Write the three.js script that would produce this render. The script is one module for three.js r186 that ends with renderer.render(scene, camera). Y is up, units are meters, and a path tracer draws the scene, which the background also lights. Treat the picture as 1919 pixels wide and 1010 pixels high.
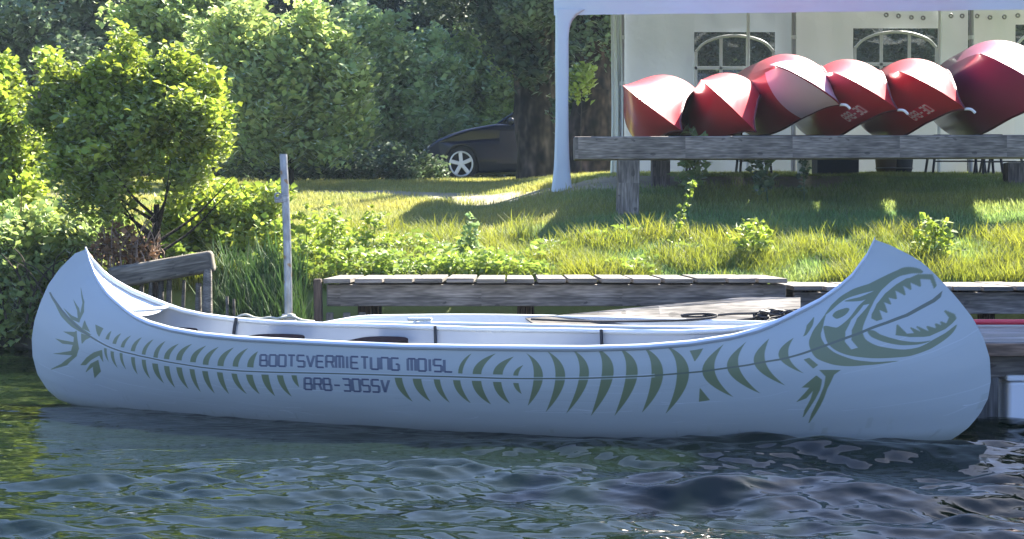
import * as THREE from 'three';
import { RoundedBoxGeometry } from 'three/addons/geometries/RoundedBoxGeometry.js';
import { mergeGeometries as mergeGeos } from 'three/addons/utils/BufferGeometryUtils.js';
import { ImprovedNoise } from 'three/addons/math/ImprovedNoise.js';

// ------------------------------------------------------------------ camera, sky, sun, exposure
const scene = new THREE.Scene();
const CAM_H = 0.94, FOC = 2787, PITCH = Math.atan(65 / FOC);
const camera = new THREE.PerspectiveCamera(2 * Math.atan(505 / FOC) * 180 / Math.PI, 1919 / 1010, 0.1, 1500);
camera.position.set(0, CAM_H, 0);
camera.rotation.set(-PITCH, 0, 0);
const SUN_AZ = 40 * Math.PI / 180, SUN_EL = 46 * Math.PI / 180;
const sunDir = new THREE.Vector3(Math.sin(SUN_AZ) * Math.cos(SUN_EL), Math.sin(SUN_EL), -Math.cos(SUN_AZ) * Math.cos(SUN_EL));
{ // a clear blue sky, paler towards the horizon and around the sun
  const W = 512, H = 256, data = new Float32Array(W * H * 4);
  for (let j = 0; j < H; j++) for (let i = 0; i < W; i++) {
    const el = ((j + 0.5) / H - 0.5) * Math.PI, az = ((i + 0.5) / W - 0.5) * 2 * Math.PI;
    const d = new THREE.Vector3(Math.cos(az) * Math.cos(el), Math.sin(el), Math.sin(az) * Math.cos(el));
    const t = Math.pow(Math.max(0, d.y), 0.55), c = Math.max(0, d.dot(sunDir));
    const glow = 0.5 * Math.pow(c, 6) + 1.6 * Math.pow(c, 60);
    const k = (j * W + i) * 4;
    data[k] = 0.33 * (0.44 + (0.12 - 0.44) * t + glow * 0.9);
    data[k + 1] = 0.33 * (0.60 + (0.265 - 0.60) * t + glow * 0.85);
    data[k + 2] = 0.33 * (0.92 + (0.72 - 0.92) * t + glow * 0.8);
    data[k + 3] = 1;
  }
  const tex = new THREE.DataTexture(data, W, H, THREE.RGBAFormat, THREE.FloatType);
  tex.mapping = THREE.EquirectangularReflectionMapping; tex.magFilter = tex.minFilter = THREE.LinearFilter; tex.needsUpdate = true;
  scene.background = tex; scene.environment = tex;
}
const sun = new THREE.DirectionalLight(new THREE.Color(1, 0.93, 0.80), 5);
sun.position.copy(sunDir).multiplyScalar(80).add(new THREE.Vector3(0, 0, -15));
sun.target.position.set(0, 0, -15); sun.castShadow = true;
Object.assign(sun.shadow.camera, { left: -40, right: 40, top: 40, bottom: -40, near: 1, far: 200 });
sun.shadow.mapSize.set(4096, 4096); scene.add(sun, sun.target);
const renderer = new THREE.WebGLRenderer({ antialias: true });
renderer.setSize(1024, 539); renderer.toneMapping = THREE.LinearToneMapping; renderer.toneMappingExposure = 6.3;
renderer.shadowMap.enabled = true;
scene.fog = new THREE.FogExp2(0xbcd0dd, 0.0006);

// ------------------------------------------------------------------ helpers
const mergeGeometries = list => mergeGeos(list.map(g => g.index ? g.toNonIndexed() : g));
function rng(seed) { let a = seed >>> 0; return () => { a = a + 0x6D2B79F5 | 0; let t = Math.imul(a ^ a >>> 15, 1 | a); t = t + Math.imul(t ^ t >>> 7, 61 | t) ^ t; return ((t ^ t >>> 14) >>> 0) / 4294967296; }; }
const perlin = new ImprovedNoise();
const noise = (x, y, z = 0) => perlin.noise(x + 31.7, y + 11.3, z + 5.1);
const fbm = (x, y, z = 0, o = 4) => { let s = 0, a = 0.5; for (let i = 0; i < o; i++) { s += a * noise(x, y, z); x *= 2.03; y *= 2.03; z *= 2.03; a *= 0.5; } return s; };
const lerp = (a, b, t) => a + (b - a) * t, clamp = (x, a = 0, b = 1) => Math.min(b, Math.max(a, x));
const sstep = (a, b, x) => { const t = clamp((x - a) / (b - a)); return t * t * (3 - 2 * t); };
const table = (t, x) => { if (x <= t[0][0]) return t[0][1]; for (let i = 1; i < t.length; i++) if (x <= t[i][0]) return lerp(t[i - 1][1], t[i][1], (x - t[i - 1][0]) / (t[i][0] - t[i - 1][0])); return t[t.length - 1][1]; };
const V = (x, y, z) => new THREE.Vector3(x, y, z);
const cp = Math.cos(PITCH), sp = Math.sin(PITCH);
// the point that a survey mark of the photograph has at a given distance in metres
function site(px, py, d) { const x = (px - 959.5) / FOC, y = (505 - py) / FOC, k = d / (cp + y * sp); return V(x * k, CAM_H + (y * cp - sp) * k, -d); }
const used = {};
function numbered(n) { const k = used[n] = (used[n] || 0) + 1; return k === 1 ? n : n + '_' + String(k - 1).padStart(3, '0'); }
function tag(o, label, category, group, kind) { if (label) o.userData.label = label; if (category) o.userData.category = category; if (group) o.userData.group = group; if (kind) o.userData.kind = kind; return o; }
function thing(name, label, category, pos = V(0, 0, 0), group) { const g = new THREE.Group(); g.name = numbered(name); g.position.copy(pos); scene.add(g); return tag(g, label, category, group); }
function mesh(name, geo, mat, parent) { const m = new THREE.Mesh(geo, mat); m.name = parent === scene ? numbered(name) : name; m.castShadow = m.receiveShadow = true; parent.add(m); return m; }
const lin = (r, g, b) => new THREE.Color().setRGB(r, g, b);
const std = (c, rough = 0.8, o = {}) => new THREE.MeshStandardMaterial({ color: c, roughness: rough, side: THREE.DoubleSide, ...o });
function grid(nu, nv, f, uvf) { // a surface f(i/nu, j/nv) -> [x, y, z]
  const p = [], uv = [], ix = [];
  for (let i = 0; i <= nu; i++) for (let j = 0; j <= nv; j++) { const q = f(i / nu, j / nv); p.push(q[0], q[1], q[2]); const t = uvf ? uvf(i / nu, j / nv) : [i / nu, j / nv]; uv.push(t[0], t[1]); }
  for (let i = 0; i < nu; i++) for (let j = 0; j < nv; j++) { const a = i * (nv + 1) + j, b = a + nv + 1; ix.push(a, b, a + 1, b, b + 1, a + 1); }
  const g = new THREE.BufferGeometry(); g.setAttribute('position', new THREE.Float32BufferAttribute(p, 3)); g.setAttribute('uv', new THREE.Float32BufferAttribute(uv, 2)); g.setIndex(ix); g.computeVertexNormals(); return g;
}
function tube(pts, r, seg = 24, rad = 7) { return new THREE.TubeGeometry(new THREE.CatmullRomCurve3(pts), seg, r, rad, false); }
function taper(pts, r0, r1, seg = 12, rad = 8, rough = 0, seed = 1) {
  const c = new THREE.CatmullRomCurve3(pts), fr = c.computeFrenetFrames(seg, false);
  return grid(seg, rad, (s, t) => { const i = Math.round(s * seg), p = c.getPoint(s), a = t * Math.PI * 2; let r = lerp(r0, r1, s); if (rough) r *= 1 + rough * noise(Math.cos(a) * 2.2 + seed, Math.sin(a) * 2.2, p.y * 1.3) + rough * 0.5 * noise(Math.cos(a) * 6 + seed, Math.sin(a) * 6, p.y * 0.9);
    return [p.x + r * (Math.cos(a) * fr.normals[i].x + Math.sin(a) * fr.binormals[i].x), p.y + r * (Math.cos(a) * fr.normals[i].y + Math.sin(a) * fr.binormals[i].y), p.z + r * (Math.cos(a) * fr.normals[i].z + Math.sin(a) * fr.binormals[i].z)]; }, (s, t) => [t * 0.8, s * 3]);
}
function canvasTex(w, h, draw, srgb = true) { const c = document.createElement('canvas'); c.width = w; c.height = h; draw(c.getContext('2d'), w, h); const t = new THREE.CanvasTexture(c); if (srgb) t.colorSpace = THREE.SRGBColorSpace; t.wrapS = t.wrapT = THREE.RepeatWrapping; t.anisotropy = 8; return t; }
function dataTex(w, h, f, srgb) { const d = new Uint8Array(w * h * 4); for (let j = 0; j < h; j++) for (let i = 0; i < w; i++) { const c = f(i / w, j / h), k = (j * w + i) * 4; d[k] = clamp(c[0]) * 255; d[k + 1] = clamp(c[1]) * 255; d[k + 2] = clamp(c[2]) * 255; d[k + 3] = 255; } const t = new THREE.DataTexture(d, w, h); t.wrapS = t.wrapT = THREE.RepeatWrapping; t.magFilter = THREE.LinearFilter; t.minFilter = THREE.LinearMipmapLinearFilter; t.generateMipmaps = true; if (srgb) t.colorSpace = THREE.SRGBColorSpace; t.needsUpdate = true; return t; }
// weathered wood: grain runs along u (1 u = 1 m)
const grainF = (u, v) => 0.55 * noise(u * 5, v * 60, 1) + 0.4 * noise(u * 14, v * 130, 7) + 0.35 * fbm(u * 3, v * 7, 3);
const woodMap = dataTex(512, 256, (u, v) => { const g = grainF(u, v), k = noise(u * 9, v * 14, 4) > 0.52 ? 0.75 : 1, b = clamp(0.56 + 0.34 * g) * k * (0.88 + 0.5 * fbm(u * 2.5, v * 4, 12, 3)); return [b, b * 0.965, b * 0.92]; }, true);
const woodBump = dataTex(512, 256, (u, v) => { const b = 0.5 + 0.5 * grainF(u, v); return [b, b, b]; });
const woodMat = (r, g, b, rough = 0.85) => std(lin(r, g, b), rough, { map: woodMap, bumpMap: woodBump, bumpScale: 0.004 });
const barkMap = dataTex(256, 512, (u, v) => { const b = clamp(0.5 + 0.55 * noise(u * 22, v * 5, 2) + 0.3 * noise(u * 50, v * 14, 8)); return [b, b * 0.93, b * 0.86]; }, true);
const barkBump = dataTex(256, 512, (u, v) => { const b = 0.5 + 0.5 * noise(u * 22, v * 5, 2) + 0.25 * noise(u * 50, v * 14, 8); return [b, b, b]; });
const barkMat = (r, g, b) => std(lin(r, g, b), 0.95, { map: barkMap, bumpMap: barkBump, bumpScale: 0.03 });
const wornBump = dataTex(512, 512, (u, v) => { const b = 0.5 + 0.6 * fbm(u * 8, v * 8, 2, 5); return [b, b, b]; });
// a sawn timber: edges rounded, ends a little uneven, grain along its longest side
function timber(lx, ly, lz, seed = 1, r = 0.008) {
  const g = new RoundedBoxGeometry(lx, ly, lz, 1, Math.min(r, lx / 3, ly / 3, lz / 3)), p = g.attributes.position, n = g.attributes.normal, uv = g.attributes.uv, R = rng(seed * 977 + 3), ou = R() * 5, ov = R() * 5;
  const long = lx >= ly && lx >= lz ? 0 : ly >= lz ? 1 : 2;
  for (let i = 0; i < p.count; i++) {
    const q = [p.getX(i), p.getY(i), p.getZ(i)], m = [Math.abs(n.getX(i)), Math.abs(n.getY(i)), Math.abs(n.getZ(i))], o = [0, 1, 2].filter(k => k !== long), w = m[o[0]] > m[o[1]] ? o[1] : o[0];
    if (m[long] > 0.7) uv.setXY(i, ou + q[o[0]] * 0.3, ov + q[o[1]]); else uv.setXY(i, ou + q[long], ov + q[w] + (w === o[0] ? 0.37 : 0));
  }
  return g;
}
const moved = (g, x, y, z, rx = 0, ry = 0, rz = 0) => g.applyMatrix4(new THREE.Matrix4().compose(V(x, y, z), new THREE.Quaternion().setFromEuler(new THREE.Euler(rx, ry, rz)), V(1, 1, 1)));

// ------------------------------------------------------------------ ground
const profR = [[8.4, -1.1], [10.6, -0.5], [11.3, 0.1], [11.75, 0.52], [12.3, 0.72], [14, 1.12], [15.2, 1.37], [16.5, 1.585], [19.5, 1.74], [25, 1.9], [30, 2.05], [45, 2.5], [120, 5], [400, 12]];
const profL = [[8.4, -1.1], [10.9, -0.5], [11.35, 0.15], [11.8, 0.56], [12.6, 0.7], [14, 0.93], [17, 1.24], [20, 1.49], [25, 1.8], [30, 2.05], [45, 2.6], [120, 5], [400, 12]];
function groundY(x, z) {
  const d = -z, k = sstep(-0.5, 1.3, x), sh = 1.15 * sstep(-3.1, -4.4, x), dd = d - sh * sstep(16, 12, d);
  const bump = 0.05 * fbm(x * 0.9, z * 0.9, 3) * sstep(11.5, 12.5, d);
  return lerp(table(profL, dd), table(profR, d), k) + bump;
}
const pathPts = [[-6, -19.5], [-3.2, -20], [-2.2, -20.6], [-0.6, -19], [0.5, -17.2], [1.3, -16.2], [3, -16]];
function pathK(x, z) { // how sandy the ground is
  let m = 9; for (let i = 1; i < pathPts.length; i++) { const [ax, az] = pathPts[i - 1], [bx, bz] = pathPts[i], t = clamp(((x - ax) * (bx - ax) + (z - az) * (bz - az)) / ((bx - ax) ** 2 + (bz - az) ** 2)); m = Math.min(m, Math.hypot(x - lerp(ax, bx, t), z - lerp(az, bz, t))); }
  return sstep(0.95, 0.35, m + 0.7 * fbm(x * 1.3, z * 1.3, 9));
}
{
  const xs = [], zs = [];
  for (let x = -400; x <= 400;) { xs.push(x); x += Math.abs(x) < 8.5 ? 0.12 : Math.max(0.4, Math.abs(x) * 0.12); }
  for (let z = -8.4; z > -400;) { zs.push(z); z -= z > -14 ? 0.08 : z > -34 ? 0.16 : -z * 0.1; } zs.push(-400);
  const col = [];
  const g = grid(xs.length - 1, zs.length - 1, (s, t) => { const x = xs[Math.round(s * (xs.length - 1))], z = zs[Math.round(t * (zs.length - 1))], y = groundY(x, z);
    const n = fbm(x * 1.7, z * 1.7, 1), k = pathK(x, z), w = sstep(0.35, 0.1, y), f = sstep(-26, -34, z);
    let c = [lerp(0.10, 0.14, n + 0.5), lerp(0.135, 0.165, n + 0.5), lerp(0.03, 0.05, n + 0.5)];
    c = c.map((v, i) => lerp(v, [0.24, 0.215, 0.13][i] * (0.85 + 0.5 * fbm(x * 6, z * 6)), k)); c = c.map((v, i) => lerp(v, [0.05, 0.045, 0.03][i], Math.max(w, f * 0.8)));
    col.push(...c); return [x, y, z]; }, (s, t) => { const x = xs[Math.round(s * (xs.length - 1))], z = zs[Math.round(t * (zs.length - 1))]; return [x, z]; });
  g.setAttribute('color', new THREE.Float32BufferAttribute(col, 3));
  tag(mesh('ground', g, std(0xffffff, 0.95, { vertexColors: true, bumpMap: wornBump, bumpScale: 0.03 }), scene), null, null, null, 'structure');
}
// ------------------------------------------------------------------ water: a wind-ruffled lake
const waves = (() => {
  const R = rng(71), w = [];
  const band = (n, l0, l1, slope, spread) => { for (let i = 0; i < n; i++) { const l = l0 * Math.pow(l1 / l0, R()), a = Math.PI / 2 + 0.25 + (R() + R() - 1) * spread, k = 2 * Math.PI / l; w.push([Math.cos(a) * k, Math.sin(a) * k, R() * 6.28, slope * (0.6 + 0.8 * R()) / k / Math.sqrt(n)]); } };
  band(9, 0.45, 1.3, 0.21, 0.55); band(20, 0.16, 0.42, 0.21, 0.9); band(34, 0.065, 0.2, 0.19, 1.2);
  return w;
})();
function waterY(x, z) {
  const wx = x + 0.07 * noise(x * 1.4, z * 2.0, 20), wz = z + 0.07 * noise(x * 1.5, z * 1.7, 40);
  let y = 0, f = 0; waves.forEach(([kx, kz, ph, a], i) => { const s = Math.sin(kx * wx + kz * wz + ph), v = a * (s + 0.35 * s * s); if (i < 29) y += v; else f += v; });
  const gust = 0.5 + 0.8 * clamp(0.5 + 1.4 * fbm(x * 0.5, z * 0.9, 6, 3)), cat = clamp(0.45 + 1.6 * fbm(x * 1.1, z * 2.2, 16, 3));
  return (y * gust + f * (0.35 + 1.1 * cat)) * lerp(1, 0.35, sstep(-5.9, -7.0, z + 0.39 * x));
}
{
  const xs = [], zs = [];
  for (let x = -300; x <= 300;) { xs.push(x); x += Math.abs(x) < 2.9 ? 0.014 : Math.max(0.05, (Math.abs(x) - 2.7) * 0.25); }
  for (let z = 300; z > -17;) { zs.push(z); z -= z > -3.6 ? Math.max(0.05, (z + 3.8) * 0.25) : z > -8 ? 0.0125 : 0.05; } zs.push(-17);
  const g = grid(xs.length - 1, zs.length - 1, (s, t) => { const x = xs[Math.round(s * (xs.length - 1))], z = zs[Math.round(t * (zs.length - 1))]; const far = Math.max(Math.abs(x) - 12, z - 5, 0); return [x, far > 0 ? 0 : waterY(x, z), z]; }, (s, t) => { const x = xs[Math.round(s * (xs.length - 1))], z = zs[Math.round(t * (zs.length - 1))]; return [x / 1.9, z / 1.9]; });
  const ripple = dataTex(512, 512, (u, v) => { const q = 0.5 + 0.28 * Math.sin(6.2832 * (v * 24 + 1.6 * noise(u * 7, v * 9, 3))) * (0.5 + noise(u * 9, v * 11, 8)) + 0.5 * noise(u * 26, v * 44, 5) + 0.25 * noise(u * 50, v * 90, 2); return [q, q, q]; });
  const wm = new THREE.MeshPhysicalMaterial({ bumpMap: ripple, bumpScale: 0.0022, color: lin(0.004, 0.008, 0.004), roughness: 0.02, ior: 1.33, side: THREE.DoubleSide });
  tag(mesh('water', g, wm, scene), null, null, null, 'structure');
}

// ------------------------------------------------------------------ canoe hulls
const stemR = [[-0.07, 2.22], [0, 2.38], [0.02, 2.42], [0.052, 2.472], [0.099, 2.528], [0.16, 2.574], [0.229, 2.607], [0.306, 2.618], [0.404, 2.613], [0.489, 2.588], [0.577, 2.542], [0.662, 2.477], [0.738, 2.411], [0.813, 2.336], [0.85, 2.278], [0.895, 2.19], [0.919, 2.123]];
const stemL = [[-0.07, 2.08], [0, 2.25], [0.022, 2.334], [0.075, 2.41], [0.16, 2.475], [0.258, 2.504], [0.357, 2.507], [0.456, 2.486], [0.555, 2.444], [0.663, 2.383], [0.753, 2.303], [0.84, 2.194], [0.861, 2.123]];
const sheerT = [[0, 0.43], [0.9, 0.44], [1.15, 0.449], [1.37, 0.468], [1.54, 0.495], [1.65, 0.525], [1.73, 0.56], [1.82, 0.607], [1.9, 0.65], [1.98, 0.71], [2.03, 0.757], [2.09, 0.845], [2.123, 0.919]];
function hullPoint(u, v, side, inset = 0, full = false) { // u -1..1 along the boat, v 0..1 from keel to gunwale
  const a = Math.abs(u), E = u > 0 ? stemR : stemL, top = E[E.length - 1][0];
  const sh = 0.43 + (table(sheerT, a * 2.123) - 0.43) * (top - 0.43) / 0.489 * (full ? 0.5 : 1), keel = -0.1 + 0.03 * a ** 6;
  let y = keel + (sh - keel) * v; const ex = table(E, -0.07 + (top + 0.07) * v);
  const x = a * 2.123 + (ex - 2.123) * a ** 5 * (full ? 0.55 : 1), B = 0.45 * (1 - a ** (full ? 3.6 : 2.6));
  const mid = Math.pow(1 - Math.pow(1 - v, 2.3), 1 / 2.3) * (1 + 0.03 * Math.sin(Math.PI * v)), e = 1 - Math.pow(1 - v, 1.6), k = sstep(0.35, 0.95, a);
  let z = B * (mid * (1 - k) + (0.35 * mid + 0.65 * e) * k) + 0.10 * a ** 3 * (1 - a ** 8) * Math.pow(Math.max(0, Math.sin(Math.PI * v)), 0.8) * Math.pow(1 - v, 0.3);
  if (inset) { z = Math.max(0, z - inset); y += inset * (1 - v); }
  return [Math.sign(u || 1) * x * (1 - inset * 0.25), y, side * z];
}
const uOf = s => { const t = s * 2 - 1; return Math.sign(t) * (1 - Math.pow(1 - Math.abs(t), 1.35)); }; // stations closer at the ends
const vOf = t => Math.pow(t, 1.25);
function hullGeo(inset, nu = 130, nv = 34, full = false) {
  const near = grid(nu, nv, (s, t) => hullPoint(uOf(s), vOf(t), 1, inset, full), (s, t) => [(uOf(s) + 1) / 2, vOf(t)]);
  const off = grid(nu, nv, (s, t) => hullPoint(uOf(s), vOf(t), -1, inset, full), (s, t) => [(uOf(s) + 1) / 2, 0.004]);
  return mergeGeometries([near, off]);
}
const sheerLine = (side, n = 90, dy = 0, dz = 0, full = false) => Array.from({ length: n + 1 }, (_, i) => { const q = hullPoint(uOf(i / n), 1, side, 0, full); return V(q[0], q[1] + dy, q[2] + dz * side); });
function deckGeo(u0, u1, drop = 0.012, full = false) { return grid(26, 14, (s, t) => { const u = lerp(u0, u1, s), q = hullPoint(u, 1, 1, 0, full), w = t * 2 - 1; return [q[0], q[1] - drop - 0.03 * (1 - w * w) * (q[2] / 0.2), q[2] * w * 0.985]; }); }

// the print on the near side: a fish skeleton, one list of (along, up) in thousandths per shape
const spine = [-992,771,-958,764,-924,737,-866,706,-814,690,-733,708,-641,704,-488,696,-353,706,-208,725,-98,734,47,742,180,741,248,737,354,745,440,753,552,763,647,776,725,790,768,793,795,787,846,798,894,810,929,811,993,787];
const headShapes = [
  { gill: [847,903,831,850,827,795,830,736,846,680,864,650,886,634,918,615,893,644,872,680,854,744,847,812,850,867,866,921,877,946] },
  { cheek: [861,899,875,872,894,889,922,922,955,937,969,930,955,927,936,907,920,876,902,822,898,770,906,719,926,669,944,652,959,659,974,662,986,670,979,650,967,636,948,626,930,627,906,650,881,687,866,722,856,768,853,820] },
  { crown: [994,880,994,894,990,920,985,933,971,947,955,962,938,976,919,978,897,970,877,946,898,959,917,964,933,957,952,937,935,944,915,959,930,933,951,928,970,927,981,920,988,905] },
  { eye: [884,931,894,942,907,935,907,925,898,915,885,912] },
  { band: [907,805,913,794,917,764,930,716,944,680,958,662,946,666,930,690,916,728,907,771] }];
const toothShapes = [
  { upper: [998,852,990,887,981,904,970,910,956,912,939,897,925,869,921,852,924,832,930,830,935,876,940,846,946,894,950,869,954,900,959,875,965,904,968,866,974,901,976,868,981,891,985,856,989,876,995,847,992,818,994,819] },
  { lower: [932,741,944,709,961,681,976,677,989,688,990,704,986,737,986,708,980,691,977,710,976,690,972,713,970,691,964,721,963,692,956,741,957,704,950,747,950,717,942,728,940,781] }];
const finShapes = [
  { front: [826,666,851,639,841,619,828,543,816,436,800,316,804,383,813,462,825,557,831,619] }, { rear: [819,636,824,603,818,540,807,466,792,364,795,413,805,491,811,552,798,497,785,481,798,533,806,567,796,576,811,616] },
  { stem: [-994,766,-964,762,-926,752,-868,724,-880,708,-919,707,-950,725,-973,753] }, { up: [-954,779,-929,774,-913,782,-924,821,-946,856,-924,839,-913,812,-923,878,-951,929,-922,890,-909,839,-907,761,-926,752] },
  { low: [-906,700,-890,587,-894,523,-918,423,-959,340,-930,418,-909,493,-903,518,-948,467,-907,544,-905,595,-930,568,-948,575,-905,614,-907,650,-935,648,-909,686] },
  { arch: [-883,464,-868,541,-851,603,-832,646,-826,554,-837,596,-858,532,-871,477] }, { claw: [-872,419,-858,501,-839,554,-833,465,-852,392,-852,487] }];
const barShapes = [{ a: [812,753,819,755,826,699,819,686] }, { b: [827,887,843,934,861,955,849,925,831,889] }, { c: [634,944,659,950,638,861] }, { d: [639,644,652,545,634,536] }, { e: [-896,796,-873,738,-895,738] }, { f: [-866,807,-843,810,-847,737,-854,753] }, { g: [-893,701,-866,711,-879,669,-885,632] }];
const ribUp = [-829,741,-820,748,-820,823,-808,732,-798,739,-792,841,-784,730,-774,738,-762,857,-754,726,-742,732,-729,873,-721,724,-710,727,-692,881,-686,717,-673,721,-654,890,-654,726,-638,730,-611,888,-617,733,-600,736,-570,905,-574,734,-557,738,-526,907,-536,727,-519,728,-488,907,-492,729,-474,730,-443,914,-447,737,-431,737,-402,918,-405,742,-387,741,-373,895,137,773,147,772,169,950,171,770,191,770,225,953,218,771,240,771,266,928,264,765,275,764,287,857];
const ribDown = [-827,670,-820,674,-811,571,-809,666,-800,671,-787,541,-784,683,-776,689,-764,550,-751,675,-740,680,-733,528,-720,678,-708,681,-698,509,-689,662,-672,668,-660,489,-654,661,-638,665,-629,462,-617,667,-600,670,-589,468,-577,668,-562,670,-554,452,-539,666,-522,667,-512,455,-495,669,-478,669,-469,464,-452,670,-436,670,-416,480,-410,671,-391,673,-379,489,-366,681,-346,683,-337,481,-323,684,-306,685,-291,485,-283,692,-269,692,-266,582,-17,718,1,720,20,500,27,715,48,715,64,506,78,715,93,714,110,503,124,712,141,712,160,506,168,711,190,711,207,501,217,706,236,706,251,512,263,701,275,700,280,604];
const ribFull = [293,960,330,764,290,498,310,782,340,978,378,757,328,446,357,756,395,991,428,769,372,436,408,768,447,999,479,785,424,421,455,786,494,999,527,782,472,423,504,784,545,999,576,773,527,453,554,778,590,999,624,772,571,440,602,777,700,961,648,774,692,557,670,782,741,952,692,786,735,570,712,797,779,938,738,798,774,607,756,792,813,898,779,814,804,666,793,797];
// squared stroke letters on a 0..1 cell, y up: x0 y0 x1 y1 per stroke
const strokes = { B: [0,0,0,1, 0,1,.9,1, 0,.5,1,.5, 0,0,1,0, 1,0,1,.5, .9,.5,.9,1], O: [0,0,0,1, 0,1,1,1, 1,1,1,0, 0,0,1,0], T: [0,1,1,1, .5,1,.5,0], S: [0,1,1,1, 0,1,0,.5, 0,.5,1,.5, 1,.5,1,0, 0,0,1,0], V: [0,1,.5,0, .5,0,1,1], E: [0,1,1,1, 0,.5,.9,.5, 0,0,1,0, 0,0,0,1], R: [0,1,1,1, 0,0,0,1, 0,.5,1,.5, 1,.5,1,1, .7,.5,1,0], M: [0,0,0,1, 0,1,1,1, 1,0,1,1, .5,0,.5,1], I: [.5,0,.5,1], U: [0,1,0,0, 0,0,1,0, 1,0,1,1], N: [0,0,0,1, 0,1,1,1, 1,1,1,0], G: [0,1,1,1, 0,1,0,0, 0,0,1,0, 1,0,1,.5, .6,.5,1,.5], L: [0,1,0,0, 0,0,1,0], '-': [.1,.45,.9,.45], 3: [0,1,1,1, .2,.5,1,.5, 0,0,1,0, 1,0,1,1], 0: [0,0,0,1, 0,1,1,1, 1,1,1,0, 0,0,1,0], 5: [0,1,1,1, 0,1,0,.5, 0,.5,1,.5, 1,.5,1,0, 0,0,1,0] };
function word(ctx, text, at, hLine, vLine, gap = 0.36) { // at(x 0..1, y 0..1) -> canvas point
  const w = [...text].map(c => c === ' ' ? 0.5 : c === 'I' ? 0.35 : 1), total = w.reduce((a, b) => a + b + gap, -gap); let x = 0;
  [...text].forEach((c, i) => { const s = strokes[c]; if (s) for (let k = 0; k < s.length; k += 4) { const a = at((x + s[k] * w[i]) / total, s[k + 1]), b = at((x + s[k + 2] * w[i]) / total, s[k + 3]); ctx.lineWidth = s[k + 1] === s[k + 3] ? hLine : vLine; ctx.globalAlpha = s[k + 1] === s[k + 3] ? 1 : 0.72; ctx.beginPath(); ctx.moveTo(...a); ctx.lineTo(...b); ctx.stroke(); } x += w[i] + gap; });
  ctx.globalAlpha = 1;
}
const hullPrint = canvasTex(2048, 1024, (ctx, W, H) => {
  ctx.fillStyle = '#aab1af'; ctx.fillRect(0, 0, W, H);
  const R = rng(5);
  for (let i = 0; i < 500; i++) { ctx.fillStyle = `rgba(${R() > 0.5 ? '150,155,150' : '212,218,222'},${0.02 + 0.05 * R()})`; ctx.fillRect(R() * W, R() * H, 6 + R() * 160, 1 + R() * 3); }
  for (let i = 0; i < 160; i++) { ctx.fillStyle = `rgba(120,122,110,${0.02 + 0.05 * R()})`; ctx.beginPath(); ctx.ellipse(R() * W, H - R() * R() * 300, 10 + R() * 70, 4 + R() * 20, 0, 0, 7); ctx.fill(); }
  for (let i = 0; i < 150; i++) { const x = R() * W, y = H * (0.25 + 0.7 * R()), l = 20 + R() * R() * 260; ctx.strokeStyle = R() > 0.45 ? `rgba(222,228,232,${0.2 + 0.35 * R()})` : `rgba(95,100,98,${0.06 + 0.16 * R()})`; ctx.lineWidth = 1 + R() * 2.4; ctx.beginPath(); ctx.moveTo(x, y); ctx.quadraticCurveTo(x + l * 0.5, y + (R() - 0.5) * 40, x + l, y + (R() - 0.5) * 60); ctx.stroke(); }
  for (let i = 0; i < 70; i++) { const x = R() * W, y = H * (0.74 + 0.16 * R()), h = 15 + 60 * R(); ctx.fillStyle = `rgba(110,112,92,${0.05 + 0.1 * R()})`; ctx.fillRect(x, y - h, 2 + R() * 7, h); }
  const g = ctx.createLinearGradient(0, H * 0.92, 0, H * 0.8); g.addColorStop(0, 'rgba(110,112,84,0.45)'); g.addColorStop(1, 'rgba(120,120,95,0)'); ctx.fillStyle = g; ctx.fillRect(0, H * 0.78, W, H * 0.22); // slime along the waterline
  const X = u => (u / 1000 + 1) / 2 * W, Y = v => (1 - v / 1000) * H;
  const ink = '#6c7757', wash = '#ccd6d2';
  const pairs = a => Array.from({ length: a.length / 2 }, (_, i) => [X(a[2 * i]), Y(a[2 * i + 1])]);
  const path = (p, smooth) => { ctx.beginPath(); const n = p.length; if (!smooth) { p.forEach((q, i) => i ? ctx.lineTo(...q) : ctx.moveTo(...q)); } else { ctx.moveTo(...p[0]); for (let i = 0; i < n; i++) { const a = p[(i + n - 1) % n], b = p[i], c = p[(i + 1) % n], d = p[(i + 2) % n], t = 0.13; ctx.bezierCurveTo(b[0] + (c[0] - a[0]) * t, b[1] + (c[1] - a[1]) * t, c[0] - (d[0] - b[0]) * t, c[1] - (d[1] - b[1]) * t, c[0], c[1]); } } ctx.closePath(); };
  const shapes = (list, smooth) => { for (const o of list) { path(pairs(Object.values(o)[0]), smooth); ctx.fill(); ctx.strokeStyle = ink; ctx.lineWidth = 1.4; ctx.stroke(); } };
  ctx.fillStyle = ink; ctx.lineJoin = 'round';
  for (const [list, k] of [[ribUp, 0.62], [ribDown, 0.6]]) for (let i = 0; i < list.length; i += 6) { const [a, b, t] = pairs(list.slice(i, i + 6)); ctx.beginPath(); ctx.moveTo(...a); ctx.quadraticCurveTo(a[0] + 1, lerp(a[1], t[1], k), ...t); ctx.quadraticCurveTo(b[0] + 1, lerp(b[1], t[1], k * 0.72), ...b); ctx.closePath(); ctx.fill(); }
  for (let i = 0; i < ribFull.length; i += 8) { const [t, o, b, n] = pairs(ribFull.slice(i, i + 8)), q = m => [2 * m[0] - (t[0] + b[0]) / 2, 2 * m[1] - (t[1] + b[1]) / 2]; ctx.beginPath(); ctx.moveTo(...t); ctx.quadraticCurveTo(...q(o), ...b); ctx.quadraticCurveTo(...q(n), ...t); ctx.closePath(); ctx.fill(); }
  shapes(headShapes, true); shapes(toothShapes, false); shapes(finShapes, false); shapes(barShapes, false);
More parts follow.
